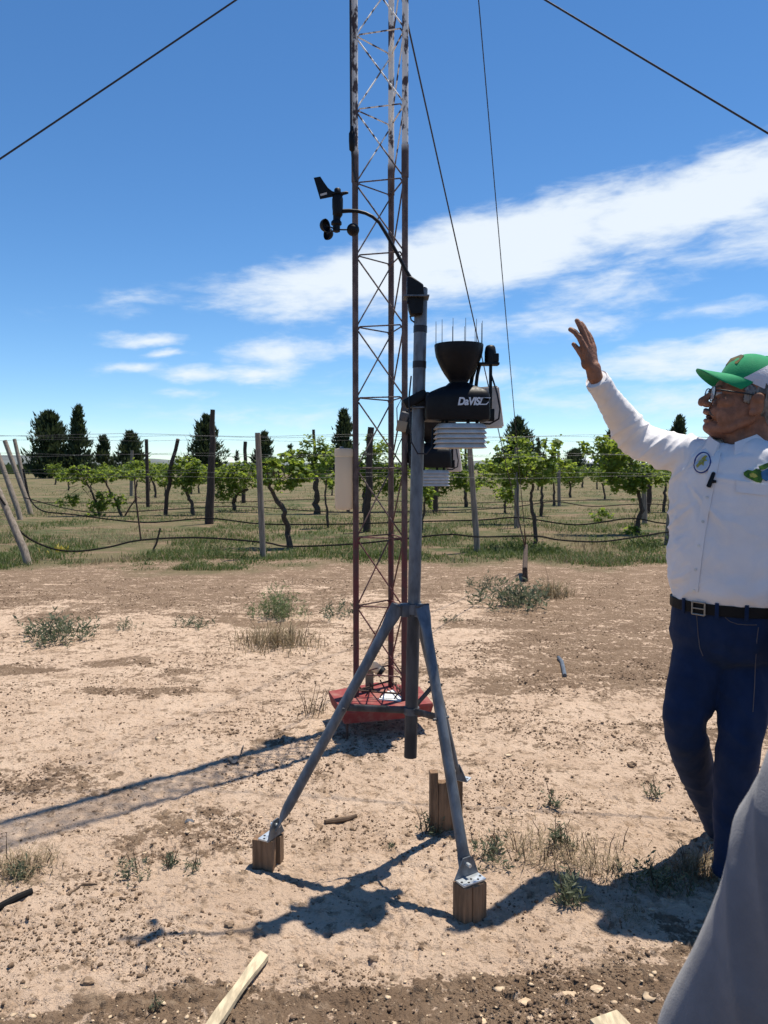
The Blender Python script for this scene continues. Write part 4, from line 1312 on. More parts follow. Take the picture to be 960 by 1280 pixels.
# foot brackets
def bracket(nm, top, yaw, tilt=0.0):
    """angle plate with holes on the block, a triangular cheek that takes the leg"""
    R = Matrix.Rotation(yaw, 3, 'Z')
    pl = MB().box(top + R @ V(0, 0, .0035), (.088, .042, .006), R @ Matrix.Rotation(tilt, 3, 'X'), .001).build('foot_plate', M['bright_plate'], trip)
    for i in range(5):
        x0 = -.036 + .018 * i; y0 = -.008 if i % 2 else .004
        MB().lathe([(.0042, 0), (.0042, .0012)], top + R @ V(x0, y0 - .004, .0062), 10).build('hole', M['hole'], pl)
    b = MB()
    P = [V(-.047, .021, .004), V(.047, .021, .004), V(.030, .021, .05), V(.014, .021, .066), V(-.014, .021, .066)]
    Q = [p + V(0, .0045, 0) for p in P]
    b.add([top + R @ p for p in P + Q], [tuple(range(5)), tuple(range(9, 4, -1))] + [(i, (i + 1) % 5, 5 + (i + 1) % 5, 5 + i) for i in range(5)])
    b.build('foot_cheek', M['galv'], trip, smooth=False)
    MB().tube([top + R @ V(0, .004, .046), top + R @ V(0, .04, .046)], .006, 8).build('bolt', M['bright_plate'], trip)
def foot_at(nm, yaw):
    e = ENDS[nm][1] + (ENDS[nm][0] - ENDS[nm][1]).normalized() * .012
    return e - Matrix.Rotation(yaw, 3, 'Z') @ V(0, .031, .044)
YAW = {'front': math.radians(32), 'left': math.radians(-118), 'back': math.radians(150)}
ft, lt, bt = (foot_at(q, YAW[q]) for q in ('front', 'left', 'back'))
for q, p in (('front', ft), ('left', lt), ('back', bt)): bracket(q, p, YAW[q])

# timber blocks under the feet: two or three boards each
def block(lab, boards):
    c = V(boards[0][0].x, boards[0][0].y, 0)
    t = thing('timber_block', c, lab, 'wooden block', 'timber blocks under the tripod feet')
    for (p, s, h, yaw) in boards:
        MB().box((p.x, p.y, h / 2 - .03), (s[0], s[1], h + .06), Matrix.Rotation(yaw, 3, 'Z'), .003).build('board', M['blockwood'], t)
    return t
yw = math.radians(32)
def off(c, yaw, dx, dy): return c + Matrix.Rotation(yaw, 3, 'Z') @ V(dx, dy, 0)
hF = ft.z - .001
cF = V(ft.x, ft.y, 0)
block('front timber block of three boards, closest to the viewer, with a bright holed plate', [(off(cF, yw, -.031, .003), (.030, .060, 1), hF, yw), (off(cF, yw, .0025, .001), (.034, .064, 1), hF - .001, yw), (off(cF, yw, .032, .004), (.022, .058, 1), hF - .003, yw)])
hL = lt.z - .001
yL = math.radians(-12)
cL = V(lt.x - .010, lt.y + .01, 0)
block('squat timber block of two boards under the tripod leg over the bare crust', [(off(cL, yL, -.006, -.022), (.074, .042, 1), hL, yL), (off(cL, yL, .004, .022), (.080, .038, 1), hL - .004, yL)])
cB = gp(549, 1040)
hB = at(549, 972, cB.y).z
block('tall rear timber stake of boards with one longer sliver', [(V(cB.x - .022, cB.y, 0), (.030, .036, 1), at(545, 964, cB.y).z, .1), (V(cB.x + .024, cB.y + .004, 0), (.060, .036, 1), at(555, 977, cB.y).z, .1), (V(bt.x - .008, bt.y, 0), (.042, .036, 1), bt.z - .001, .1)])

# ------------------------------------------------------------------ weather sensor suite on the mast
KS = MY / FPX
def sensor_suite(lab, letter=True):
    r0 = at(570, 525, MY)
    t = thing('weather_station', r0, lab, 'weather station', 'weather sensor suites')
    def S(px, py, dy=0.0):
        return r0 + V((px - 570) * KS, dy, (525 - py) * KS)
    BP = M['black_plastic']
    # housing: box with a sloping roof up to the neck
    def ring(x0, x1, z, d):
        return [(x0, -d, z), (x1, -d, z), (x1, d, z), (x0, d, z)]
    prof = [(531, 609, 526, .086), (530, 609.5, 522, .090), (530, 609, 500, .090), (531.5, 608.5, 495, .088), (538, 607, 491.5, .082), (548, 600, 487, .070), (556, 592, 483.5, .050), (560, 586, 480, .036)]
    b = MB(); vs, fs = [], []
    n = 28
    for x0, x1, py, d in prof:
        cx, hx = (x0 + x1) / 2, (x1 - x0) / 2 * KS
        c = S(cx, py)
        for k in range(n):
            a = 2 * math.pi * k / n
            ca, sa = math.cos(a), math.sin(a)
            e = .2 if py > 484 else .6
            vs.append(c + V(math.copysign(abs(ca) ** e, ca) * hx, math.copysign(abs(sa) ** e, sa) * d, 0))
    for i in range(len(prof) - 1):
        for k in range(n):
            k2 = (k + 1) % n
            fs.append((i * n + k, i * n + k2, (i + 1) * n + k2, (i + 1) * n + k))
    fs += [tuple(range(n - 1, -1, -1)), tuple((len(prof) - 1) * n + k for k in range(n))]
    b.add(vs, fs)
    hs = b.build('housing', BP, t)
    # collector cone
    z = lambda py: (480 - py) * KS
    c = S(573, 480)
    b = MB().lathe([(.034, -.01), (.031, z(479)), (.037, z(475)), (.049, z(469)), (.059, z(463)), (.070, z(455)), (.079, z(447)), (.0825, z(440)), (.084, z(434)), (.0835, z(432.5)), (.080, z(432.5)), (.078, z(437)), (.04, z(462)), (.01, z(470))], c, 40)
    b.build('rain_cone', BP, t)
    for i in range(12):
        a = 2 * math.pi * (i + .35) / 12
        p = c + V(.081 * math.cos(a), .081 * math.sin(a), z(433))
        MB().tube([p, p + V(0, 0, 28 * KS)], [.0012, .0008], 5).build('bird_spike', M['wire'], t)
    # bracket and clamp to the mast
    m0 = mp(500)
    MB().box(S(528, 501), (.05, .06, .055), None, .006).build('mount_arm', BP, t)
    b = MB().box(V(m0.x - .012, m0.y - .030, m0.z + .012), (.085, .028, .034), Matrix.Rotation(math.radians(-28), 3, 'Y'), .006)
    b.box(V(m0.x + .0, m0.y + .034, m0.z), (.075, .022, .05), None, .004)
    b.build('clamp', BP, t)
    MB().tube([V(m0.x - .035, m0.y + .02, m0.z - .016), V(m0.x - .03, m0.y - .027, m0.z - .016), V(m0.x + .02, m0.y - .030, m0.z - .016), V(m0.x + .034, m0.y + .02, m0.z - .016)], .0032, 6).build('u_bolt', M['galv'], t)
    # radiation shield: five flared plates
    for i in range(5):
        cc = S(575, 533.5 + i * 5.9)
        hw = 30.5 * KS
        vs = []
        for (dz, s_) in ((.009, .90), (.0075, .93), (-.0065, 1.06), (-.008, 1.05), (-.0068, 1.0), (.0052, .86)):
            for k in range(28):
                a = 2 * math.pi * k / 28
                ca, sa = math.cos(a), math.sin(a)
                vs.append(cc + V(math.copysign(abs(ca) ** .45, ca) * hw * s_, math.copysign(abs(sa) ** .45, sa) * .082 * s_, dz))
        fs = []
        for j in range(5):
            for k in range(28):
                k2 = (k + 1) % 28
                fs.append((j * 28 + k, j * 28 + k2, (j + 1) * 28 + k2, (j + 1) * 28 + k))
        fs.append(tuple(range(28)))
        fs.append(tuple(5 * 28 + k for k in range(27, -1, -1)))
        MB().add(vs, fs).build('shield_plate', M['shield'], t)
    for px, dy in ((552, -.05), (583, -.05), (598, .04), (560, .05)):
        MB().tube([S(px, 525, dy), S(px, 531.5, dy)], .006, 8).build('standoff', BP, t)
    MB().tube([S(575, 532, 0), S(575, 560, 0)], .045, 12).build('inner_tube', mat('inner sensor tube', (.3, .28, .26), .6), t)
    # solar panel housing on the far end, tilted
    b = MB()
    P = [(593, 484.5), (623, 482), (629.5, 535), (600, 536)]
    F_ = [at(px, py, r0.y + .075) for px, py in P]; B_ = [at(px + 1, py, r0.y + .105) for px, py in P]
    bm_ = bmesh.new()
    bv = [bm_.verts.new(p) for p in F_ + B_]
    for f in ((0, 1, 2, 3), (7, 6, 5, 4), (0, 4, 5, 1), (1, 5, 6, 2), (2, 6, 7, 3), (3, 7, 4, 0)): bm_.faces.new([bv[i] for i in f])
    bmesh.ops.bevel(bm_, geom=bm_.edges[:], offset=.006, segments=2, affect='EDGES')
    bm_.verts.index_update()
    b.add([v.co.copy() for v in bm_.verts], [[v.index for v in f.verts] for f in bm_.faces]); bm_.free()
    b.build('panel_housing', M['panel'], t)
    MB().box(at(612, 510, r0.y + .108), (.07, .006, .12), None, .001).build('solar_cell', mat('solar cell', (.02, .025, .06), .25), t)
    # sensor shelf on a stalk
    MB().box(S(612.5, 490, .0), (.0105, .012, 66 * KS), None, .002).build('stalk', BP, t)
    MB().box(S(613, 519, -.005), (.022, .03, .042), None, .003).build('stalk_foot', BP, t)
    MB().box(S(609.5, 456.3, 0), (.072, .045, .0085), None, .002).build('shelf', BP, t)
    MB().lathe([(.019, 0), (.020, .008), (.020, .04), (.017, .056), (.013, .062), (.006, .064)], S(612, 456, 0), 20).build('sun_sensor', BP, t)
    MB().box(S(618, 449, -.004), (.022, .03, .03), None, .004).build('light_sensor', BP, t)
    MB().tube([S(588, 489, .03), S(591, 470, .03), S(595, 458, .02)], .007, 8).build('strut', BP, t)
    MB().tube([S(594, 489, .0), S(596, 470, .0), S(599, 457, .0)], .006, 8).build('strut', BP, t)
    MB().tube([S(613, 470, -.01), S(619, 492, -.03), S(623, 512, -.03), S(622, 524, -.02), S(612, 530, .0), S(604, 529, .02)], .0032, 6).build('lead', M['dark_tape'], t)
    if letter:
        cu = bpy.data.curves.new('lettering', 'FONT')
        cu.body = 'DaVIS'; cu.size = .030; cu.shear = .22; cu.extrude = .0012; cu.offset = .0011
        cu.space_character = .93
        ob = bpy.data.objects.new('lettering', cu); COL.objects.link(ob)
        dg = bpy.context.evaluated_depsgraph_get()
        me = bpy.data.meshes.new_from_object(ob.evaluated_get(dg))
        bpy.data.objects.remove(ob)
        xs = [v.co.x for v in me.vertices]; w = max(xs) - min(xs); x0 = min(xs)
        tw = 27.5 * KS
        ys = [v.co.y for v in me.vertices]; hh = max(ys)
        for v in me.vertices:
            q = S(569, 508.8, -.0915) + V((v.co.x - x0) / w * tw, -v.co.z, v.co.y / hh * 9.2 * KS)
            v.co = q - r0
        link('lettering', me, M['letter'], t, r0, smooth=False)
        b = MB()
        # swallow-tailed flag outline beside the word
        o_ = [(598.0, 500), (609, 500), (606.2, 503.6), (606, 503.6), (608.6, 501.2), (599.4, 501.2), (597.0, 507.6), (603.5, 507.6), (606.5, 504.9), (606.9, 505.6), (604.0, 508.8), (595.3, 508.8)]
        A = [S(px - .6, py, -.0912) for px, py in o_]; B = [S(px - .6, py, -.0898) for px, py in o_]
        b.add(A + B, [tuple(range(12))] + [(i, (i + 1) % 12, 12 + (i + 1) % 12, 12 + i) for i in range(12)])
        b.build('emblem', M['letter'], t, smooth=False)
    return t
def dup(root, loc, label, skip=()):
    r = root.copy(); COL.objects.link(r); r.location = loc; r['label'] = label
    ORG[r.name] = Vector(loc)
    for ch in list(root.children):
        if ch.name.split('.')[0] in skip: continue
        c = ch.copy(); COL.objects.link(c); c.parent = r
        for g in ch.children:
            d = g.copy(); COL.objects.link(d); d.parent = c
    return r
iss = sensor_suite('black rain collector and sensor suite with white lettering, clamped to the mast')
q = at(537, 584, TY - .08)
is2 = dup(iss, (q.x, q.y, q.z), 'second black sensor suite, lower and partly hidden, on the tower behind the mast', ('lettering', 'emblem', 'u_bolt', 'clamp'))
MB().box(at(517, 560, TY - .07), (.11, .05, .16), None, .004).build('back_plate', M['black_plastic'], is2)
# little control box on the tower side
c = at(505, 528, TY - .14); 
t = thing('control_box', c, 'small tan and grey box with a padlock shape beside the mast', 'box')
MB().box(c + V(-.012, 0, -.02), (.052, .04, .055), Matrix.Rotation(.2, 3, 'Y'), .006).build('case', mat('tan case', (.28, .22, .15), .6), t)
MB().lathe([(.020, -.01), (.022, 0), (.022, .03), (.018, .036)], c + V(0, -.002, .018), 16, V(.2, -.3, 1)).build('cap', M['galv_dull'], t)
MB().box(c + V(.03, .01, 0), (.04, .05, .12), None, .006).build('back_box', M['black_plastic'], t)
P = [at(514, 470, MY - .04), at(511, 500, MY - .05), at(513, 530, MY - .06), at(514, 552, MY - .06), at(522, 567, MY - .06), at(533, 567, MY - .05), at(540, 558, MY - .03), at(541, 535, MY)]
tag(MB().tube(P, .0030, 6).build('sensor_lead', M['dark_tape'], None, org=P[3]), 'black lead looping around the mast below the sensor suite', 'cable')
P = [at(497, 540, TY - .15), at(496, 510, TY - .12), at(501, 500, TY - .12), at(506, 540, TY - .1), at(499, 555, TY - .12), at(492, 575, TY - .1)]
tag(MB().tube(P, .0030, 6).build('sensor_lead', M['dark_tape'], None, org=P[3]), 'thin black lead hanging on the tower leg by the small box', 'cable')

# ------------------------------------------------------------------ anemometer on its arm
t = thing('anemometer', mp(380), 'black wind vane and three-cup anemometer on a bent arm', 'anemometer')
K = MY / FPX
def A(px, py, dy=0.0): return at(px, py, MY - .02) + V(0, dy, 0)
b = MB()
P = [A(427, 264), A(436, 263.5), A(447, 264), A(457, 266.5), A(466, 271), A(474, 278), (A(485, 296)), A(497, 318), A(508, 339), A(514, 349)]
b.tube(P, [.0075, .007, .0062, .006, .006, .006, .0062, .0062, .0065, .007], 10); b.build('arm', M['black_plastic'], t)
b = MB()
o_ = [(508.5, 348.5), (513.5, 347.5), (528.8, 358), (529.5, 371), (528, 394), (513, 395.5), (510, 386), (508.5, 372)]
bm_ = bmesh.new()
vA = [bm_.verts.new(A(px, py, -.032)) for px, py in o_]; vB = [bm_.verts.new(A(px, py, .018)) for px, py in o_]
bm_.faces.new(vA); bm_.faces.new(vB[::-1])
for i in range(8): bm_.faces.new([vA[i], vB[i], vB[(i + 1) % 8], vA[(i + 1) % 8]])
bmesh.ops.bevel(bm_, geom=bm_.edges[:], offset=.003, segments=1, affect='EDGES'); bm_.verts.index_update()
b.add([v.co.copy() for v in bm_.verts], [[v.index for v in f.verts] for f in bm_.faces]); bm_.free()
b.build('mount', M['black_plastic'], t)
MB().box(A(520, 373, -.012), (.085, .075, .0045)).build('u_bolt_plate', M['galv'], t)
MB().tube([A(511, 380, -.03), A(508.5, 380, -.03)], .006, 8).build('knob', M['black_plastic'], t)
MB().tube([A(512.5, 395), A(514, 400), A(518, 403)], .0028, 6).build('lead', M['dark_tape'], t)
MB().lathe([(.012, -.02), (.017, -.012), (.017, .0), (.0185, .014), (.0185, .040), (.0165, .048), (.0155, .052), (.0195, .053), (.0195, .058), (.012, .060), (.011, .072), (.008, .075)], A(422, 264), 20).build('body', M['black_plastic'], t)
MB().lathe([(.0125, .0), (.0125, .04)], A(421, 279), 16).build('neck', M['black_plastic'], t)
MB().lathe([(.006, -.012), (.0125, -.009), (.0125, .010), (.018, .014), (.018, .022), (.011, .030)], A(420.5, 286), 18).build('hub', M['black_plastic'], t)
hub = A(420.5, 287)
for ang in (2, 128, 236):
    d = V(math.cos(math.radians(ang)), math.sin(math.radians(ang)), 0)
    tn = V(-d.y, d.x, 0)
    c = hub + d * .056
    b = MB().tube([hub + d * .01, c], .0026, 6)
    b.build('cup_arm', M['black_plastic'], t)
    prof = [(.0215 * math.sin(a), -.0215 * math.cos(a)) for a in np.linspace(.08, math.pi / 2 + .05, 8)]
    prof += [(.0195 * math.sin(a), -.0195 * math.cos(a)) for a in np.linspace(math.pi / 2, .08, 7)]
    MB().lathe(prof, c, 18, tn, cap=True).build('cup', M['black_plastic'], t)
# vane: thin blade with a tail, swept
o_ = [(392.2, 222.5), (400.5, 221), (405, 228), (410, 235), (415, 239), (422, 241.5), (422, 245.5), (414, 246), (400, 248.8)]
n = len(o_)
vane = MB().add([A(px, py, -.003) for px, py in o_] + [A(px, py, .003) for px, py in o_], [tuple(range(n)), tuple(range(2 * n - 1, n - 1, -1))] + [(i, (i + 1) % n, n + (i + 1) % n, n + i) for i in range(n)]).build('vane', M['black_plastic'], t, smooth=False)
s_ = [(400.2, 243), (408.5, 240.8), (408.8, 243.3), (400.8, 245.6)]
MB().add([A(px, py, -.0038) for px, py in s_] + [A(px, py, -.003) for px, py in s_], [(0, 1, 2, 3), (0, 1, 5, 4), (1, 2, 6, 5), (2, 3, 7, 6), (3, 0, 4, 7)]).build('sticker', M['shield'], vane, smooth=False)
MB().loft([(A(422, 243), V(0, 0, .006), V(0, .006, 0)), (A(428, 242), V(0, 0, .006), V(0, .006, 0)), (A(433, 241), V(0, 0, .0055), V(0, .0055, 0)), (A(435.5, 241), V(0, 0, .003), V(0, .003, 0))], 10).build('counterweight', M['black_plastic'], t)

# ------------------------------------------------------------------ people
def remesh(b, voxel, smooth=6):
    """fuse overlapping shapes into one continuous skin"""
    me = b.mesh('skin')
    bm_ = bmesh.new(); bm_.from_mesh(me)
    bmesh.ops.recalc_face_normals(bm_, faces=bm_.faces[:])
    bm_.to_mesh(me); bm_.free()
    ob = bpy.data.objects.new('skin', me); COL.objects.link(ob)
    m1 = ob.modifiers.new('r', 'REMESH'); m1.mode = 'VOXEL'; m1.voxel_size = voxel
    if smooth:
        m2 = ob.modifiers.new('s', 'SMOOTH'); m2.factor = .5; m2.iterations = smooth
    dg = bpy.context.evaluated_depsgraph_get()
    out = bpy.data.meshes.new_from_object(ob.evaluated_get(dg))
    bpy.data.objects.remove(ob); bpy.data.meshes.remove(me)
    return out
def coords(me):
    c = np.empty(len(me.vertices) * 3, np.float32); me.vertices.foreach_get('co', c)
    n = np.empty(len(me.vertices) * 3, np.float32); me.vertices.foreach_get('normal', n)
    return c.reshape(-1, 3).astype(float), n.reshape(-1, 3).astype(float)
def setco(me, c):
    me.vertices.foreach_set('co', c.astype(np.float32).ravel()); me.update()
def attach(name, me, m_, parent):
    """world-space mesh becomes a part of its thing"""
    o0 = ORG[parent.name]
    c, _ = coords(me); setco(me, c - np.array(o0))
    return link(name, me, m_, parent, o0, smooth='full')

def fabric(name, col, var=.12, weave=420, rough=.85, sheen=.2, scale=7, bump=.25, spec=.2):
    m_ = mat(name, col, rough, 0, var, scale, bump=bump, bscale=weave, spec=spec)
    m_.node_tree.nodes['Principled BSDF'].inputs['Sheen Weight'].default_value = sheen
    return m_
M['skin'] = mat('sun-browned skin', (.29, .135, .082), .6, 0, .35, 30, bump=.5, bscale=140, spec=.3)
M['shirt'] = fabric('white shirt cotton', (.76, .74, .75), .06, 300, .8, .15)
M['denim'] = fabric('dark blue denim', (.008, .022, .066), .22, 260, .85, .05, 11)
M['leather'] = mat('black belt leather', (.006, .0055, .006), .6, spec=.2)
M['brass'] = mat('belt buckle', (.32, .30, .27), .4, .7)
M['shoe'] = mat('tan suede', (.30, .17, .085), .85, 0, .35, 30)
M['sole'] = mat('pale sole', (.62, .58, .52), .7)
M['hair'] = mat('short grey hair', (.22, .21, .20), .75, 0, .6, 90, stretch=(1, 1, .25), bump=.9, bscale=160, contrast=(.4, .6))
M['cap_green'] = fabric('green cap cloth', (.012, .26, .105), .15, 300, .8, .1)
M['cap_mesh'] = fabric('white cap mesh', (.62, .61, .66), .12, 160, .8, .1, bump=.9)
M['cap_patch'] = mat('dark cap emblem', (.03, .035, .02), .8, 0, .5, 60, col2=(.12, .09, .02))
M['specs'] = mat('dark spectacle frame', (.012, .012, .016), .3)
M['glass'] = bpy.data.materials.new('spectacle lens'); M['glass'].use_nodes = True
_b = M['glass'].node_tree.nodes['Principled BSDF']
_b.inputs['Base Color'].default_value = (.85, .9, .92, 1); _b.inputs['Roughness'].default_value = .05
_b.inputs['Alpha'].default_value = .45; _b.inputs['Specular IOR Level'].default_value = .9
M['badge_blue'] = mat('blue badge rim', (.035, .06, .22), .7)
M['badge_white'] = mat('white badge field', (.72, .72, .70), .7)
M['badge_yellow'] = mat('yellow badge emblem', (.50, .45, .09), .7, 0, .4, 60)
M['emb_green'] = mat('green embroidery', (.10, .22, .02), .8, 0, .7, 70, col2=(.03, .09, .02))
M['emb_blue'] = mat('blue embroidery', (.06, .19, .36), .8, 0, .4, 70)
M['grey_cloth'] = fabric('grey jersey', (.165, .165, .185), .12, 500, .9, .25, 30, .3)
M['dark_cloth'] = fabric('dark trousers', (.03, .03, .035), .2)

UP = V(0, 0, 1)
def ridge(v): return 1 - np.abs(2 * v - 1)
def head_prims(b, T, s, open_mouth=True):
    """T maps head space (x forward, y left, z up, metres) to the world"""
    R = T.to_3x3()
    def E(c, r, rot=None): b.ell(T @ V(*c), [q * s for q in r], (R.normalized() if rot is None else R.normalized() @ rot), 22, 14)
    def Cp(pts, rad): b.caps([T @ V(*p) for p in pts], [q * s for q in rad], 12)
    E((-.012, 0, .045), (.100, .078, .086))
    E((.030, 0, -.02), (.066, .064, .085))
    E((.060, 0, .030), (.042, .056, .040))
    for sy in (-1, 1):
        Cp([(-.002, sy * .060, -.050), (.045, sy * .045, -.088), (.085, sy * .014, -.098)], [.016, .017, .016])
        E((.066, sy * .038, -.014), (.028, .026, .024))
        E((.099, sy * .028, .022), (.011, .024, .009))            # brow
        E((.092, sy * .030, .004), (.012, .014, .010))            # eyelid
        E((.113, sy * .0125, -.026), (.012, .009, .009))          # nostril wing
        E((-.006, sy * .079, -.008), (.021, .008, .034), Matrix.Rotation(.18, 3, 'Y'))
        E((-.004, sy * .086, .010), (.018, .006, .016), Matrix.Rotation(.18, 3, 'Y'))
        E((.002, sy * .083, -.034), (.010, .006, .012))
        E((.080, sy * .020, -.045), (.024, .018, .026))
        E((.046, sy * .040, -.052), (.042, .024, .046))
        E((.010, sy * .052, -.030), (.040, .020, .045))
    E((.088, 0, -.094), (.022, .025, .019))                        # chin
    E((.062, 0, -.108), (.030, .030, .014))
    Cp([(.100, 0, .022), (.114, 0, .000), (.130, 0, -.018), (.130, 0, -.024)], [.009, .0095, .0125, .012])
    E((.106, 0, -.050), (.014, .024, .0085))                       # upper lip
    E((.100, 0, -.075), (.013, .021, .0075))                       # lower lip
    E((.080, 0, -.088), (.024, .030, .018))
    Cp([(-.035, 0, .0), (-.040, 0, -.06), (-.048, 0, -.135)], [.060, .058, .066])
    Cp([(.020, 0, -.080), (-.012, 0, -.125)], [.040, .050])

def hand_prims(b, W_, U, P, T, s=1.0, curl=(.25, .18, .12, .16, .2), spread=(.20, .05, -.05, -.16), thumb=(.75, .25)):
    """W wrist, U to the fingertips, P palm side, T thumb side"""
    U, P, T = U.normalized(), P.normalized(), T.normalized()
    def pt(t, u, p): return W_ + (T * t + U * u + P * p) * s
    # palm
    b.loft([(pt(0, -.03, 0), T * .027 * s, P * .020 * s), (pt(0, .005, 0), T * .029 * s, P * .019 * s), (pt(.002, .04, .002), T * .040 * s, P * .017 * s), (pt(.002, .075, .001), T * .043 * s, P * .0145 * s), (pt(.0, .098, .0), T * .040 * s, P * .011 * s)], 20)
    b.ell(pt(.026, .040, .010), [.018 * s, .018 * s, .026 * s], None, 12, 8)
    roots = [(.031, .094), (.0105, .099), (-.0105, .095), (-.030, .086)]
    lens = [(.044, .026, .021), (.049, .030, .022), (.045, .028, .021), (.035, .021, .019)]
    rads = [.0110, .0113, .0108, .0094]
    for i in range(4):
        t0, u0 = roots[i]
        p = pt(t0, u0 - .012, 0)
        a = spread[i]; c = curl[i]
        pts = [p]; 
        dirn = U * math.cos(a) + T * math.sin(a)
        ang = .05
        q = pt(t0, u0, .0)
        pts.append(q)
        for j, L in enumerate(lens[i]):
            ang += c * (1.0 + .4 * j)
            q = q + (dirn * math.cos(ang) + P * math.sin(ang)) * L * s
            pts.append(q)
        r = rads[i] * s
        b.caps(pts, [r * 1.08, r * 1.08, r, r * .95, r * .84], 12)
    # thumb from the side of the palm near its base
    a0, c0 = thumb
    p0 = pt(.020, .022, .008)
    d = (T * math.sin(a0) + U * math.cos(a0) + P * c0).normalized()
    p1 = p0 + d * .046 * s
    d2 = (d + P * .25 + U * .15).normalized()
    p2 = p1 + d2 * .032 * s
    p3 = p2 + (d2 + P * .15).normalized() * .024 * s
    b.caps([p0, p1, p2, p3], [.0150 * s, .0118 * s, .0105 * s, .0082 * s], 12)

# ---- the waving man
F = V(-.64, -.77, 0).normalized()          # where his chest faces
RT = V(-.77, .64, 0).normalized()          # his right-hand side
YM = 2.58
man = thing('person', V(at(905, 582, YM).x, YM, 0), 'man in white shirt, jeans and green and white cap raising one hand', 'person')
HO = at(934, 504, 2.575)
hp = math.radians(12)
hy = math.radians(9)
hf = V(-math.cos(hp) * math.cos(hy), math.cos(hp) * math.sin(hy), math.sin(hp)).normalized()
hl = V(-math.sin(hy), -math.cos(hy), 0); hl = (hl - hf * hl.dot(hf)).normalized()
hu = hf.cross(hl).normalized()
HS = 1.09
HT = Matrix.Translation(HO) @ Matrix(((hf.x, hl.x, hu.x), (hf.y, hl.y, hu.y), (hf.z, hl.z, hu.z))).to_4x4() @ Matrix.Scale(HS, 4)
sh = at(862, 569, 2.66); elb = at(795, 549, 2.79); wr = at(743.5, 471, 2.62)
TS = [(764, 910, .172, .136), (745, 911, .184, .152), (722, 910, .192, .160), (690, 911, .195, .160), (650, 913, .202, .154), (615, 916, .210, .146), (588, 919, .208, .136), (571, 922, .188, .120), (562, 925, .140, .098), (556, 928, .095, .080), (552, 930, .075, .070)]
def torso_secs(shr=0.0):
    return [(at(cx, py, YM), RT * (a - shr), F * (b_ - shr)) for py, cx, a, b_ in TS]
legR = [((884, 800), 2.60, .100), ((878, 830), 2.59, .098), ((866, 862), 2.57, .086), ((857, 898), 2.545, .070), ((858, 918), 2.56, .067), ((866, 950), 2.64, .064), ((885, 1000), 2.75, .053), ((903, 1036), 2.82, .054), ((907, 1046), 2.835, .055)]
legL = [((936, 800), 2.55, .100), ((934, 835), 2.53, .096), ((931, 870), 2.50, .085), ((926, 912), 2.465, .070), ((922, 940), 2.465, .067), ((919, 985), 2.48, .064), ((915, 1050), 2.50, .057), ((914, 1082), 2.50, .060), ((914, 1092), 2.50, .062)]
def limb(b, pts, shr=0.0, n=18): b.caps([at(p[0], p[1], y) for p, y, r in pts], [r - shr for p, y, r in pts], n)
# body: one continuous skin under the clothes, with the head, neck and both hands
b = MB()
head_prims(b, HT, HS)
b.loft(torso_secs(.024)[1:], 24)
armR = [(at(893, 575, 2.63), .066), (sh, .068), (at(832, 564, 2.725), .068), (elb, .062), (at(783, 533, 2.765), .058), (at(764, 503, 2.69), .0455), (wr, .034)]
armL = [(at(938, 574, 2.52), .066), (at(958, 577, 2.49), .066), (at(990, 670, 2.47), .056), (at(996, 750, 2.38), .038), (at(996, 762, 2.37), .035)]
b.caps([p for p, r in armR], [max(r - .018, .021) for p, r in armR], 16)
b.caps([p for p, r in armL], [r - .012 for p, r in armL], 16)
U = (at(731, 405, 2.60) - wr).normalized()
phi = math.radians(-48)
Pn = V(-math.cos(phi), -math.sin(phi), 0); Pn = (Pn - U * Pn.dot(U)).normalized()
Tn = U.cross(Pn).normalized()
if Tn.x > 0: Tn = -Tn
b.caps([wr - (wr - at(764, 503, 2.69)).normalized() * .04, wr, wr + U * .03], [.0235, .0255, .0255], 14)
hand_prims(b, wr + U * .018, U, Pn, Tn, .90, curl=(.20, .08, .10, .14), spread=(.08, .02, -.03, -.09), thumb=(.20, .18))
hw = at(997, 772, 2.365)
hand_prims(b, hw, V(0.02, -.1, -1), V(-.7, .5, 0), V(-.5, -.8, .0), .98, curl=(.35, .35, .4, .4))
limb(b, [(p, y, r) for p, y, r in legR], .028)
limb(b, [(p, y, r) for p, y, r in legL], .028)
b.loft([(at(911, py, YM), RT * (a - .03), F * (c_ - .03)) for py, a, c_ in ((745, .184, .152), (775, .186, .150), (805, .18, .14), (822, .14, .11))], 24)
me = remesh(b, .0028, 5)
c, n = coords(me)
c += n * ((ridge(fbm(c[:, 0] * 70 + c[:, 2] * 25, c[:, 2] * 85 + c[:, 1] * 40, 601, 3)) - .6) * .0009)[:, None]
setco(me, c)
attach('body', me, M['skin'], man)
# shirt
b = MB()
b.loft(torso_secs()[:-1], 32)
b.caps([p for p, r in armR[:2]], [r for p, r in armR[:2]], 18)
cd = (wr - at(764, 503, 2.69)).normalized()
slv = armR[:-1] + [(wr - cd * .014, .0385)]
b.tube([p for p, r in slv], [r for p, r in slv], 20)
b.caps([p for p, r in armL[:3]] , [r + .004 for p, r in armL[:3]], 18)
b.tube([p for p, r in armL[2:]], [r + .006 for p, r in armL[2:]], 18)
me = remesh(b, .0048, 6)
c, n = coords(me)
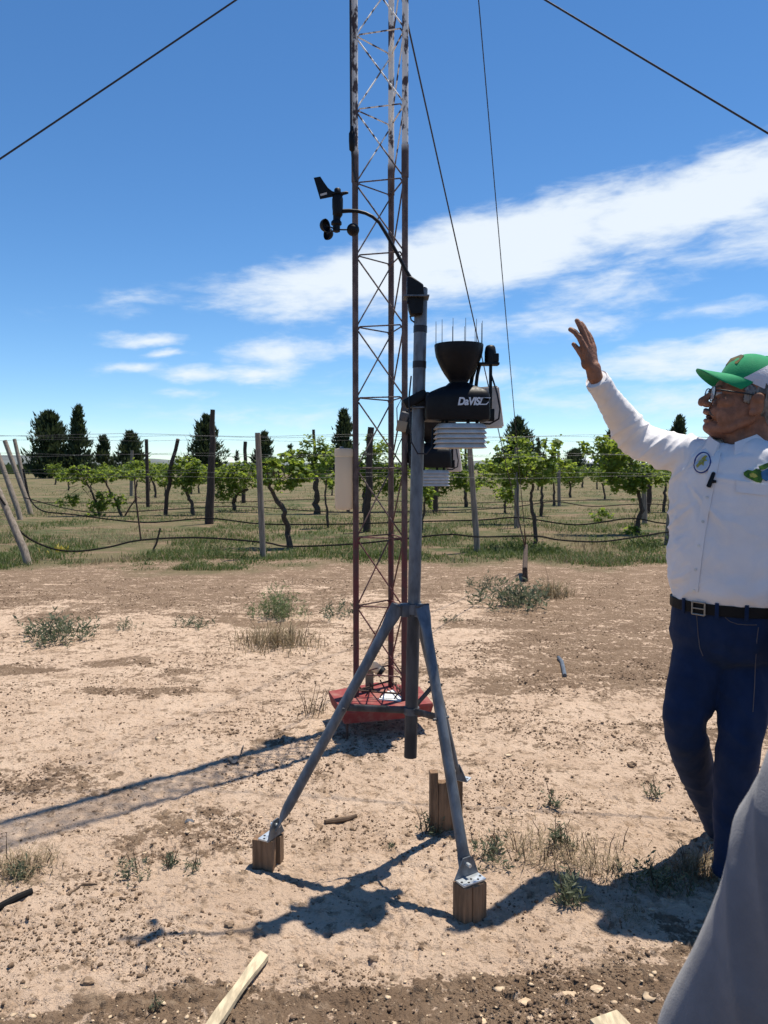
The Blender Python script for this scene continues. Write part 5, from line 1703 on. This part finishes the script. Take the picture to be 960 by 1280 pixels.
# folds: across the raised sleeve, hanging from the shoulder, and slack at the waist
ax = np.array((at(764, 503, 2.69) - sh).normalized()); o = np.array(sh)
d = c - o
sR = d @ np.array((elb - sh).normalized())
dist = np.array([np.linalg.norm(np.cross(d, np.array((elb - sh).normalized())), axis=1)])[0]
arm = sstep(-(c @ np.array(RT)), -float(np.array(sh) @ np.array(RT)) - .02, -float(np.array(sh) @ np.array(RT)) - .06 + 0) * 0
px_x = c[:, 0]
isarm = 1 - sstep(px_x, float(at(845, 570, 2.6).x), float(at(872, 570, 2.6).x))
fore = 1 - sstep(c[:, 0], float(elb.x) - .02, float(elb.x) + .05)
u1 = d @ ax
w1 = vn(u1 * 17 + 9 * c[:, 2] + 5 * c[:, 1], (c[:, 1] - c[:, 2]) * 4, 201)
w2 = fbm(u1 * 7 + 20 - 6 * c[:, 2], (c[:, 1] + .5 * c[:, 2]) * 7, 207, 2)
elbow_w = np.exp(-((np.linalg.norm(c - np.array(elb), axis=1)) / .09) ** 2)
disp = isarm * ((ridge(w1) ** 3 - .3) * .009 + (ridge(w2) ** 2 - .4) * .007 + (ridge(fbm(u1 * 40 + 14 * c[:, 2], c[:, 1] * 18, 215, 2)) ** 2 - .4) * .0035 + elbow_w * (ridge(fbm(u1 * 34, c[:, 2] * 7 + c[:, 1] * 7, 211, 2)) - .55) * .010)
# folds radiating from the armpit over the breast
pit = np.array(at(852, 590, 2.60)); e = c - pit
ang = np.arctan2(e[:, 2], e @ np.array(-RT)); rad = np.linalg.norm(e, axis=1)
rf = (ridge(vn(ang * 4.2 + 3, rad * 5, 221)) - .55) * .013 * np.exp(-((rad - .12) / .14) ** 2)
body = 1 - isarm
disp += body * rf
zz = c[:, 2]; hx = c @ np.array(RT)
low = 1 - sstep(zz, 1.02, 1.30)
disp += body * ((ridge(fbm(hx * 9 + zz * 5, zz * 3.2, 231, 3)) ** 3 - .4) * .008 * (.35 + .65 * low) + (ridge(fbm(hx * 5 - zz * 9, zz * 6 + hx * 4, 235, 3)) - .6) * .007 + (fbm(hx * 60, zz * 45 + hx * 20, 239, 2) - .5) * .0012)
blouse = np.exp(-((zz - float(at(911, 735, YM).z)) / .035) ** 2) * .012
disp += body * blouse
c += n * disp[:, None]
setco(me, c)
SHIRT = me.copy()
shirt = attach('shirt', me, M['shirt'], man)
sbm = bmesh.new(); sbm.from_mesh(SHIRT); STREE = BVHTree.FromBMesh(sbm)
EYE = V(0, 0, CAMH)
def on_shirt(px, py, off=.003):
    h, nn, _, _ = STREE.ray_cast(EYE, ray(px, py).normalized())
    if h is None: return None
    if nn.dot(ray(px, py)) > 0: nn = -nn
    return h + nn * off, nn
def cloth_patch(name, rows, m_, parent, off=.003, thick=.0025, label=None):
    """a sewn-on strip that follows the shirt; rows of photo points"""
    vs, ok = [], True
    nr, nc = len(rows), len(rows[0])
    top, bot = [], []
    for row in rows:
        for p in row:
            h = on_shirt(p[0], p[1], off)
            if h is None: return None
            top.append(h[0]); bot.append(h[0] - h[1] * thick)
    N_ = nr * nc
    fs = []
    for i in range(nr - 1):
        for j in range(nc - 1):
            a = i * nc + j
            fs.append((a, a + 1, a + nc + 1, a + nc)); fs.append((N_ + a, N_ + a + nc, N_ + a + nc + 1, N_ + a + 1))
    for i in range(nr - 1):
        for j in (0, nc - 1):
            a = i * nc + j; fs.append((a, a + nc, N_ + a + nc, N_ + a))
    for j in range(nc - 1):
        for i in (0, nr - 1):
            a = i * nc + j; fs.append((a, N_ + a, N_ + a + 1, a + 1))
    o = MB().add(top + bot, fs).build(name, m_, parent)
    if label: o['label'] = label
    return o
def fan_patch(name, outline, m_, parent, off):
    """filled outline laid on the shirt"""
    cx = sum(p[0] for p in outline) / len(outline); cy = sum(p[1] for p in outline) / len(outline)
    rows = []
    k = len(outline)
    top = [on_shirt(cx, cy, off)]; 
    for f in (.5, 1.0):
        for p in outline: top.append(on_shirt(cx + (p[0] - cx) * f, cy + (p[1] - cy) * f, off))
    if any(q is None for q in top): return None
    P = [q[0] for q in top]; B = [q[0] - q[1] * .002 for q in top]
    fs = [(0, 1 + i, 1 + (i + 1) % k) for i in range(k)] + [(1 + i, 1 + k + i, 1 + k + (i + 1) % k, 1 + (i + 1) % k) for i in range(k)]
    n_ = len(P)
    fs += [(1 + k + i, n_ + 1 + k + i, n_ + 1 + k + (i + 1) % k, 1 + k + (i + 1) % k) for i in range(k)]
    return MB().add(P + B, fs).build(name, m_, parent)
def oval(cx, cy, rx, ry, rot, n=24):
    a = math.radians(rot)
    return [(cx + rx * math.cos(t) * math.cos(a) - ry * math.sin(t) * math.sin(a), cy + rx * math.cos(t) * math.sin(a) + ry * math.sin(t) * math.cos(a)) for t in [2 * math.pi * i / n for i in range(n)]]
# placket down the front
ctr = [(896, 566), (892, 585), (887, 610), (881, 640), (876, 670), (872, 700), (869, 725), (867, 745)]
rows = []
for i in range(len(ctr) - 1):
    for j in range(4):
        f = j / 4
        x_ = ctr[i][0] + (ctr[i + 1][0] - ctr[i][0]) * f; y_ = ctr[i][1] + (ctr[i + 1][1] - ctr[i][1]) * f
        rows.append([(x_ - 5.5, y_), (x_ - 2, y_), (x_ + 2, y_), (x_ + 5.5, y_)])
pk = cloth_patch('placket', rows, M['shirt'], shirt, .0045, .004)
for py in (592, 622, 652, 682, 712, 737):
    xx = np.interp(py, [q[1] for q in ctr], [q[0] for q in ctr])
    h = on_shirt(xx, py, .006)
    if h: MB().lathe([(.0048, -.001), (.0052, .0006), (.003, .0012)], h[0], 12, h[1]).build('button', M['badge_white'], shirt)
# round badge on his right breast
bd = fan_patch('badge', oval(878.5, 579, 10.6, 13.2, 18), M['badge_blue'], shirt, .0050)
fan_patch('badge_rim', oval(878.7, 579, 8.9, 11.4, 18), M['badge_white'], shirt, .0065)
fan_patch('badge_field', oval(878.8, 579, 7.6, 10.0, 18), mat('pale blue badge field', (.42, .50, .62), .7), shirt, .0080)
em = [(882, 570.5), (885, 571.5), (883, 575), (885.5, 578), (881.5, 579), (881, 583.5), (878, 581.5), (874, 585.5), (872.3, 582.5), (875.5, 579.5), (873.5, 576.5), (877.5, 576.2), (879, 572)]
fan_patch('badge_emblem', em, M['badge_yellow'], shirt, .0095)
# clip microphone
h = on_shirt(890.5, 600, .010)
if h:
    ax_ = (on_shirt(893.5, 589, .01)[0] - on_shirt(887.5, 606, .01)[0]).normalized()
    MB().tube([h[0] - ax_ * .026, h[0] - ax_ * .024, h[0] + ax_ * .022, h[0] + ax_ * .026], [.004, .0075, .006, .003], 10).build('clip_microphone', M['black_plastic'], man)
    MB().tube([h[0] - ax_ * .006, h[0] - ax_ * .006 + V(.016, -.004, 0)], [.006, .005], 8).build('microphone_clip', M['black_plastic'], man)
# breast pocket flap and embroidered emblem over it
pkt = [[(920 + 40 * u, 600.5 + 6.5 * u + v * 15 * (1 - .15 * u)) for u in np.linspace(0, 1, 8)] for v in np.linspace(0, 1, 6)]
cloth_patch('pocket_flap', pkt, M['shirt'], shirt, .0045, .003)
g_ = [(929.5, 591), (935, 588), (941, 589), (945, 586.5), (950, 587.5), (953, 591), (954, 597), (951, 604), (945, 603), (939, 600), (933, 597), (930, 594.5)]
fan_patch('embroidery', g_, M['emb_green'], shirt, .0055)
fan_patch('embroidery', [(948, 584), (952, 582.5), (957, 580), (959.5, 579), (961, 584), (956, 587), (950, 588)], M['emb_green'], shirt, .0062)
fan_patch('embroidery', [(951, 591), (957, 587), (962, 586), (963, 599), (957, 602), (952, 598)], M['emb_blue'], shirt, .0062)
fan_patch('embroidery', [(937, 593), (941, 591.5), (945, 593), (947, 596), (943, 598), (938, 596.5)], M['badge_yellow'], shirt, .0068)
# collar: two leaves folded down around the neck
def collar():
    b = MB()
    N_ = 28
    vs = []
    for i in range(N_ + 1):
        a = -math.pi + .30 + (2 * math.pi - .60) * i / N_         # starts and ends at the front opening
        dirn = F * -math.cos(a) + RT * -math.sin(a)
        fr = abs(i / N_ - .5) * 2
        base = at(925 - 8 * fr, 545 + 17 * fr ** 2, YM - .0)
        topc = base + UP * (.030 - .010 * fr)
        rt = .070 + .008 * fr
        o1 = base + dirn * (rt + .004) + UP * 0
        o2 = topc + dirn * (rt)
        o3 = base + dirn * (rt + .030 + .012 * fr) - UP * (.020 + .018 * fr ** 4)
        vs += [o1, o2, o2 + dirn * .004 + UP * .002, o3 + UP * .0025, o3]
    fs = []
    for i in range(N_):
        for k in range(5):
            k2 = (k + 1) % 5
            fs.append((i * 5 + k, i * 5 + k2, (i + 1) * 5 + k2, (i + 1) * 5 + k))
    fs += [(0, 1, 2, 3, 4), tuple(N_ * 5 + k for k in (4, 3, 2, 1, 0))]
    b.add(vs, fs)
    return b.build('collar', M['shirt'], shirt)
collar()
# cuff
b = MB()
cb = wr - cd * .012
b.lathe([(.0400, -.050), (.0412, -.048), (.0400, -.004), (.0385, .001), (.0355, .0), (.0355, -.01)], cb, 24, cd)
b.build('cuff', M['shirt'], shirt)
# jeans
b = MB()
b.loft([(at(911, py, YM), RT * a, F * c_) for py, a, c_ in ((752, .178, .146), (770, .184, .152), (795, .190, .152), (815, .176, .140), (828, .12, .10))], 30)
for lg in (legR, legL):
    P = [at(p[0], p[1], y) for p, y, r in lg]
    b.tube(P, [r for p, y, r in lg], 22)
    b.ell(P[0], [.098, .098, .10])
me = remesh(b, .0055, 16)
c, n = coords(me)
zz = c[:, 2]
kn = np.exp(-((zz - .56) / .10) ** 2); hem = np.exp(-((zz - .14) / .13) ** 2); crot = np.exp(-((zz - .80) / .07) ** 2)
disp = (ridge(fbm(c[:, 0] * 14 + zz * 9, zz * 9 - c[:, 0] * 9, 301, 2)) - .6) * (.004 + .008 * kn + .010 * hem + .008 * crot)
disp += (ridge(fbm(c[:, 0] * 10 + c[:, 1] * 6, zz * 3.5, 305, 3)) - .6) * .010
c += n * disp[:, None]; setco(me, c)
jeans = attach('jeans', me, M['denim'], man)
# jeans detail: fly seam and pocket seam drawn as thin raised stitches
jt = bmesh.new(); jt.from_mesh(jeans.data); jt.verts.ensure_lookup_table()
for v_ in jt.verts: v_.co += ORG[man.name]
JTREE = BVHTree.FromBMesh(jt)
def seam(pts, m_, r=.0016):
    P = []
    for p in pts:
        h, nn, _, _ = JTREE.ray_cast(EYE, ray(*p).normalized())
        if h is not None: P.append(h + (nn if nn.dot(ray(*p)) < 0 else -nn) * .001)
    if len(P) > 2: MB().tube(P, r, 5).build('seam', m_, jeans)
stitch = mat('seam thread', (.10, .09, .10), .8)
seam([(905, 766), (907, 772), (913, 777), (922, 780), (934, 781), (946, 781)], stitch)
seam([(871, 768), (872, 780), (873, 795), (875, 810), (879, 820)], stitch)
seam([(948, 784), (946, 800), (944, 830), (943, 860), (941, 890)], stitch)
# belt with loops and a buckle
b = MB()
secs = []
N_ = 40
vs = []
for i in range(N_):
    a = 2 * math.pi * i / N_
    dirn = RT * math.cos(a) * .186 + F * math.sin(a) * .155
    c_ = at(911, 754.5, YM) + dirn
    ou = dirn.normalized() * .005
    vs += [c_ - UP * .018, c_ + ou - UP * .016, c_ + ou + UP * .016, c_ + UP * .018]
fs = []
for i in range(N_):
    for k in range(4):
        fs.append((i * 4 + k, i * 4 + (k + 1) % 4, ((i + 1) % N_) * 4 + (k + 1) % 4, ((i + 1) % N_) * 4 + k))
b.add(vs, fs); belt = b.build('belt', M['leather'], man)
def belt_pt(px, out=.006):
    best = min(range(720), key=lambda q: abs(0))
    r1 = ray(px, 754.5); best = None
    for q in range(720):
        a = 2 * math.pi * q / 720
        p = at(911, 754.5, YM) + RT * math.cos(a) * (.186 + out) + F * math.sin(a) * (.155 + out)
        if (p - at(911, 754.5, YM)).y > .02: continue
        sx = 480 + p.x / p.y * FPX
        if best is None or abs(sx - px) < best[0]: best = (abs(sx - px), p, a)
    return best[1], (RT * math.cos(best[2]) * .155 + F * math.sin(best[2]) * .186).normalized()
p, nn = belt_pt(876.5, .008)
sd = nn.cross(UP).normalized()
b = MB()
for s_, e_ in (((-1, -1), (1, -1)), ((1, -1), (1, 1)), ((1, 1), (-1, 1)), ((-1, 1), (-1, -1))):
    b.tube([p + sd * s_[0] * .022 + UP * s_[1] * .020, p + sd * e_[0] * .022 + UP * e_[1] * .020], .0032, 8)
b.tube([p - sd * .02, p + sd * .022 + nn * .003], .0025, 6)
b.build('buckle', M['brass'], belt)
for px in (858, 900, 938):
    p, nn = belt_pt(px, .006); sd = nn.cross(UP).normalized()
    MB().box(p, (.012, .004, .05), Matrix.Rotation(math.atan2(nn.y, nn.x) - math.pi / 2, 3, 'Z'), .001).build('belt_loop', M['denim'], belt)
# shoes
def shoe(ank, dirn, heel, pitch=0.0):
    d = V(dirn[0], dirn[1], 0).normalized(); s_ = V(-d.y, d.x, 0)
    R = Matrix.Rotation(pitch, 3, s_)
    o_ = V(ank.x, ank.y, 0) + V(0, 0, heel)
    def q(x, z): return o_ + R @ (d * x + UP * z)
    b = MB()
    b.loft([(q(-.075, .035), s_ * .028, R @ UP * .030), (q(-.06, .045), s_ * .036, R @ UP * .045), (q(-.01, .055), s_ * .040, R @ UP * .055), (q(.05, .046), s_ * .042, R @ UP * .044), (q(.11, .034), s_ * .048, R @ UP * .030), (q(.16, .028), s_ * .044, R @ UP * .022), (q(.195, .022), s_ * .026, R @ UP * .014)], 18)
    b.caps([q(-.02, .06), q(-.015, .13)], [.042, .040], 14)
    me = remesh(b, .005, 4)
    sh_ = attach('shoe', me, M['shoe'], man)
    b = MB()
    out = [(-.085, .020), (-.07, .036), (-.02, .040), (.05, .044), (.11, .050), (.165, .044), (.20, .022)]
    ring = [(x, w_) for x, w_ in out] + [(x, -w_) for x, w_ in out[::-1]]
    n_ = len(ring)
    vs = [q(x, 0) + s_ * w_ for x, w_ in ring] + [q(x, .022) + s_ * w_ * 1.02 for x, w_ in ring]
    b.add(vs, [tuple(range(n_ - 1, -1, -1)), tuple(range(n_, 2 * n_))] + [(i, (i + 1) % n_, n_ + (i + 1) % n_, n_ + i) for i in range(n_)])
    b.build('sole', M['sole'], sh_)
shoe(at(905, 1040, 2.83), (.25, -.95), .012, .12)
shoe(at(914, 1084, 2.50), (.12, -1), .004)
# hair, moustache
b = MB()
Rn = HT.to_3x3().normalized()
b.ell(HT @ V(-.030, 0, .030), [.092 * HS, .083 * HS, .086 * HS], Rn)
b.ell(HT @ V(-.062, 0, -.022), [.052 * HS, .070 * HS, .060 * HS], Rn)
for sy in (-1, 1):
    b.ell(HT @ V(.020, sy * .072, .018), [.020 * HS, .009 * HS, .030 * HS], Rn)
me = remesh(b, .004, 3)
c, n = coords(me)
c += n * ((fbm(c[:, 0] * 260, c[:, 2] * 90 + c[:, 1] * 60, 401, 2) - .5) * .007)[:, None]
setco(me, c)
# open the front so that the face stays bare
bm_ = bmesh.new(); bm_.from_mesh(me)
inv = HT.inverted()
kill = []
for f_ in bm_.faces:
    q = inv @ f_.calc_center_median()
    keep_ = q.x < -.024 or (q.x < .046 and q.z > .026 and abs(q.y) > .05) or (.008 < q.x < .034 and q.z > -.012 and abs(q.y) > .06)
    if not keep_: kill.append(f_)
bmesh.ops.delete(bm_, geom=kill, context='FACES'); bm_.to_mesh(me); bm_.free()
attach('hair', me, M['hair'], man)
b = MB()
for sy in (-1, 1):
    b.caps([HT @ V(.113, 0, -.045), HT @ V(.107, sy * .015, -.048), HT @ V(.092, sy * .028, -.058)], [.0085, .0085, .0045], 10)
me = remesh(b, .0025, 2)
attach('moustache', me, mat('dark grey moustache', (.10, .09, .085), .85, 0, .6, 150), man)
MB().ell(HT @ V(.098, 0, -.063), [.010 * HS, .017 * HS, .006 * HS], Rn).build('mouth', mat('open mouth', (.05, .015, .012), .6), man)
for sy in (-1, 1):
    e_ = MB().ell(HT @ V(.0935, sy * .031, .006), [.0115 * HS, .0115 * HS, .0105 * HS], Rn).build('eye', mat('eye white', (.6, .57, .54), .25), man)
    MB().ell(HT @ V(.1035, sy * .031, .006), [.0025 * HS, .0055 * HS, .0055 * HS], Rn).build('iris', M['specs'], e_)
# spectacles
sp_ = MB()
lenses = []
for sy in (-1, 1):
    ring = []
    cx_ = HT @ V(.112, sy * .034, .004)
    tl = Matrix.Rotation(.10, 3, 'Y')
    for i in range(25):
        a = 2 * math.pi * i / 24
        ca, sa = math.cos(a), math.sin(a)
        y_ = math.copysign(abs(ca) ** .7, ca) * .027; z_ = math.copysign(abs(sa) ** .7, sa) * .0215
        ring.append(HT @ (V(.112, sy * .034, .004) + tl @ V(0, y_, z_)))
    sp_.tube(ring, .0021, 6, cap=False)
    lenses.append(MB().add([cx_] + ring[:-1], [(0, 1 + i, 1 + (i + 1) % 24) for i in range(24)]))
    sp_.tube([HT @ V(.113, sy * .061, .012), HT @ V(.104, sy * .074, .014), HT @ V(.05, sy * .078, .016), HT @ V(.004, sy * .086, .016), HT @ V(-.012, sy * .086, -.004)], [.0026, .0028, .0024, .0022, .002], 6)
sp_.tube([HT @ V(.113, .008, .010), HT @ V(.118, 0, .014), HT @ V(.113, -.008, .010)], .0022, 6)
spo = sp_.build('spectacles', M['specs'], man)
for q in lenses: q.build('lens', M['glass'], spo)
# cap
cp = math.radians(27)
cf = V(-math.cos(cp) * math.cos(hy), math.cos(cp) * math.sin(hy), math.sin(cp)).normalized()
cl = V(-math.sin(hy), -math.cos(hy), 0); cl = (cl - cf * cl.dot(cf)).normalized()
cu_ = cf.cross(cl).normalized()
CO = at(938.5, 486.5, 2.575)
CT = Matrix.Translation(CO) @ Matrix(((cf.x, cl.x, cu_.x), (cf.y, cl.y, cu_.y), (cf.z, cl.z, cu_.z))).to_4x4()
capT = thing  # keep the helper's name in scope
def crown():
    nu, nv = 48, 16
    rx, ry, rz = .108, .089, .113
    vs = []
    for j in range(nv + 1):
        t_ = (math.pi / 2) * j / nv
        for i in range(nu):
            a = 2 * math.pi * i / nu
            e = .86
            rr_ = math.cos(t_) ** e if j < nv else 0
            fwd = .006 * math.sin(t_ * 2)
            x_ = rx * rr_ * math.cos(a) + fwd
            y_ = ry * rr_ * math.sin(a)
            z_ = rz * math.sin(t_) ** 1.0
            # panel seams
            seam_ = abs(math.sin(3 * a + math.pi / 2)) 
            k_ = 1 - .012 * max(0, 1 - seam_ * 8)
            vs.append(V(x_ * k_, y_ * k_, z_))
    bm0 = bmesh.new()
    bv = [bm0.verts.new(v) for v in vs[:nv * nu + 1]]
    for j in range(nv):
        for i in range(nu):
            i2 = (i + 1) % nu
            if j < nv - 1: bm0.faces.new((bv[j * nu + i], bv[j * nu + i2], bv[(j + 1) * nu + i2], bv[(j + 1) * nu + i]))
            else: bm0.faces.new((bv[j * nu + i], bv[j * nu + i2], bv[nv * nu]))
    pn = V(1, 0, .70).normalized(); pc = V(.058, 0, 0)
    bmesh.ops.bisect_plane(bm0, geom=bm0.verts[:] + bm0.edges[:] + bm0.faces[:], plane_co=pc, plane_no=pn, dist=1e-5)
    bm0.verts.index_update()
    vs = [v.co.copy() for v in bm0.verts]
    front, back = [], []
    for f_ in bm0.faces:
        (front if (f_.calc_center_median() - pc).dot(pn) > 0 else back).append(tuple(v.index for v in f_.verts))
    bm0.free()
    W1 = [CT @ v for v in vs]
    W2 = [CT @ (v * .965) for v in vs]
    for nm, fs, m_, up_ in (('cap', front, M['cap_green'], 0), ('cap_mesh_panel', back, M['cap_mesh'], 1)):
        used = sorted({q for f_ in fs for q in f_}); mp_ = {q: i for i, q in enumerate(used)}
        b = MB()
        b.add([W1[q] for q in used] + [W2[q] for q in used], [tuple(mp_[q] for q in f_) for f_ in fs] + [tuple(mp_[q] + len(used) for q in f_[::-1]) for f_ in fs])
        if nm == 'cap':
            bo = b.build('cap', m_, man, fixn=False)
        else:
            b.build(nm, m_, bo, fixn=False)
    return bo
cap_o = crown()
# brim
b = MB()
NB, NR = 20, 8
vs = []
for side_ in (0, 1):
    for j in range(NR + 1):
        f = j / NR
        for i in range(NB + 1):
            a = math.radians(-78 + 156 * i / NB)
            x0, y0 = .1085 * math.cos(a), .0895 * math.sin(a)
            ext = .078 * math.cos(a * 1.02) ** .75 if abs(a) < 1.5 else 0
            x_ = x0 + ext * f
            y_ = y0 * (1 - .02 * f)
            z_ = .004 - .020 * f * (ext / .078) - 4.2 * y_ * y_ * f * .9 + .0012
            vs.append(CT @ V(x_, y_, z_ - .0035 * side_))
m1 = (NB + 1)
fs = []
for side_ in (0, 1):
    o_ = side_ * m1 * (NR + 1)
    for j in range(NR):
        for i in range(NB):
            q = (o_ + j * m1 + i, o_ + j * m1 + i + 1, o_ + (j + 1) * m1 + i + 1, o_ + (j + 1) * m1 + i)
            fs.append(q if side_ == 0 else q[::-1])
o2 = m1 * (NR + 1)
for i in range(NB):
    q = NR * m1 + i
    fs.append((q, q + 1, o2 + q + 1, o2 + q))
b.add(vs, fs); b.build('brim', M['cap_green'], cap_o)
MB().ell(CT @ V(.004, 0, .114), [.008, .008, .005], CT.to_3x3()).build('cap_button', M['cap_green'], cap_o)
# front emblem on the cap
P = []
for (a, t_) in [(-.62, .40), (-.5, .78), (.0, .86), (.5, .78), (.62, .40), (0, .30)]:
    rr_ = math.cos(t_) ** .86
    P.append(CT @ V(.1105 * rr_ * math.cos(a) + .006 * math.sin(2 * t_), .0915 * rr_ * math.sin(a), .1155 * math.sin(t_)))
cc_ = CT @ V(.1145 * math.cos(.55) ** .86 + .006, 0, .1175 * math.sin(.55))
MB().add(P + [cc_], [(i, (i + 1) % 6, 6) for i in range(6)]).build('cap_emblem', M['cap_patch'], cap_o)

# ---- the person in grey close to the viewer
gx = thing('person', V(.74, .62, 0), 'person in soft grey sweater, only one sleeve in view at the corner', 'person')
b = MB()
TT = Matrix.Translation(V(.76, .52, 1.60)) @ Matrix(((0, -1, 0), (1, 0, 0), (0, 0, 1))).to_4x4()
head_prims(b, TT, 1.0)
shp, elp, wrp = V(.575, .63, 1.38), V(.436, .72, 1.05), V(.352, .80, .72)
b.caps([shp, elp, wrp], [.045, .042, .028], 14)
hand_prims(b, wrp + (wrp - elp).normalized() * .03, (wrp - elp), V(.9, .2, -.3), V(0, 1, 0), 1.0, curl=(.3, .35, .4, .4))
b.caps([V(.96, .55, 1.38), V(1.02, .56, 1.08), V(1.0, .68, .82)], [.045, .042, .03], 14)
hand_prims(b, V(1.0, .70, .78), V(0, .25, -1), V(-.9, .2, 0), V(0, .9, .2), 1.0, curl=(.3, .35, .4, .4))
b.loft([(V(.76, .56, z_), V(a, 0, 0), V(0, d_, 0)) for z_, a, d_ in ((.85, .15, .11), (1.0, .15, .11), (1.2, .165, .115), (1.36, .17, .10), (1.43, .10, .08), (1.48, .055, .055))], 20)
for sx in (-1, 1): b.caps([V(.76 + sx * .09, .55, .88), V(.76 + sx * .10, .57, .48), V(.76 + sx * .10, .53, .08)], [.08, .055, .04], 14)
me = remesh(b, .006, 5)
attach('body', me, M['skin'], gx)
b = MB()
b.loft([(V(.78, .54, z_), V(a, 0, 0), V(0, d_, 0)) for z_, a, d_ in ((.80, .185, .145), (.95, .185, .145), (1.2, .19, .14), (1.36, .19, .125), (1.44, .12, .10), (1.49, .075, .075))], 24)
arm_ = [(shp + V(.09, -.04, 0), .085), (shp, .083), (V(.505, .675, 1.22), .082), (elp, .080), (V(.410, .757, .91), .074), (wrp + V(.008, 0, .03), .064)]
b.caps([p for p, r in arm_[:3]], [r for p, r in arm_[:3]], 20)
b.tube([p for p, r in arm_], [r for p, r in arm_], 24)
b.caps([V(.92, .53, 1.38), V(1.02, .56, 1.08), V(1.0, .68, .82)], [.085, .07, .05], 18)
me = remesh(b, .005, 6)
c, n = coords(me)
axd = np.array((wrp - shp).normalized()); d = c - np.array(shp)
uu = d @ axd
q1 = c @ np.array((.62, -.76, .18)); q2 = c @ np.array((.35, -.85, .38))
c += n * ((ridge(vn(q1 * 20, uu * 2.0, 501)) - .55) * .012 + (ridge(fbm(q2 * 12 + uu * 3, uu * 2.5, 505, 2)) - .55) * .008)[:, None]
setco(me, c)
attach('sweater', me, M['grey_cloth'], gx)
b = MB()
b.loft([(V(.76, .55, z_), V(a, 0, 0), V(0, d_, 0)) for z_, a, d_ in ((.70, .15, .11), (.83, .175, .13), (.92, .17, .125))], 20)
for sx in (-1, 1): b.caps([V(.76 + sx * .09, .55, .86), V(.76 + sx * .10, .57, .48), V(.76 + sx * .10, .53, .10)], [.10, .075, .06], 16)
attach('trousers', remesh(b, .008, 4), M['dark_cloth'], gx)
b = MB(); b.ell(TT @ V(-.02, 0, .05), [.082, .104, .092]); 
attach('hair', remesh(b, .006, 2), M['hair'], gx)
for sx in (-1, 1):
    b = MB().loft([(V(.76 + sx * .10, .47, .04), V(.03, 0, 0), V(0, 0, .04)), (V(.76 + sx * .10, .53, .06), V(.042, 0, 0), V(0, 0, .06)), (V(.76 + sx * .10, .62, .04), V(.045, 0, 0), V(0, 0, .038)), (V(.76 + sx * .10, .72, .025), V(.03, 0, 0), V(0, 0, .022))], 14)
    b.build('shoe', M['leather'], gx)
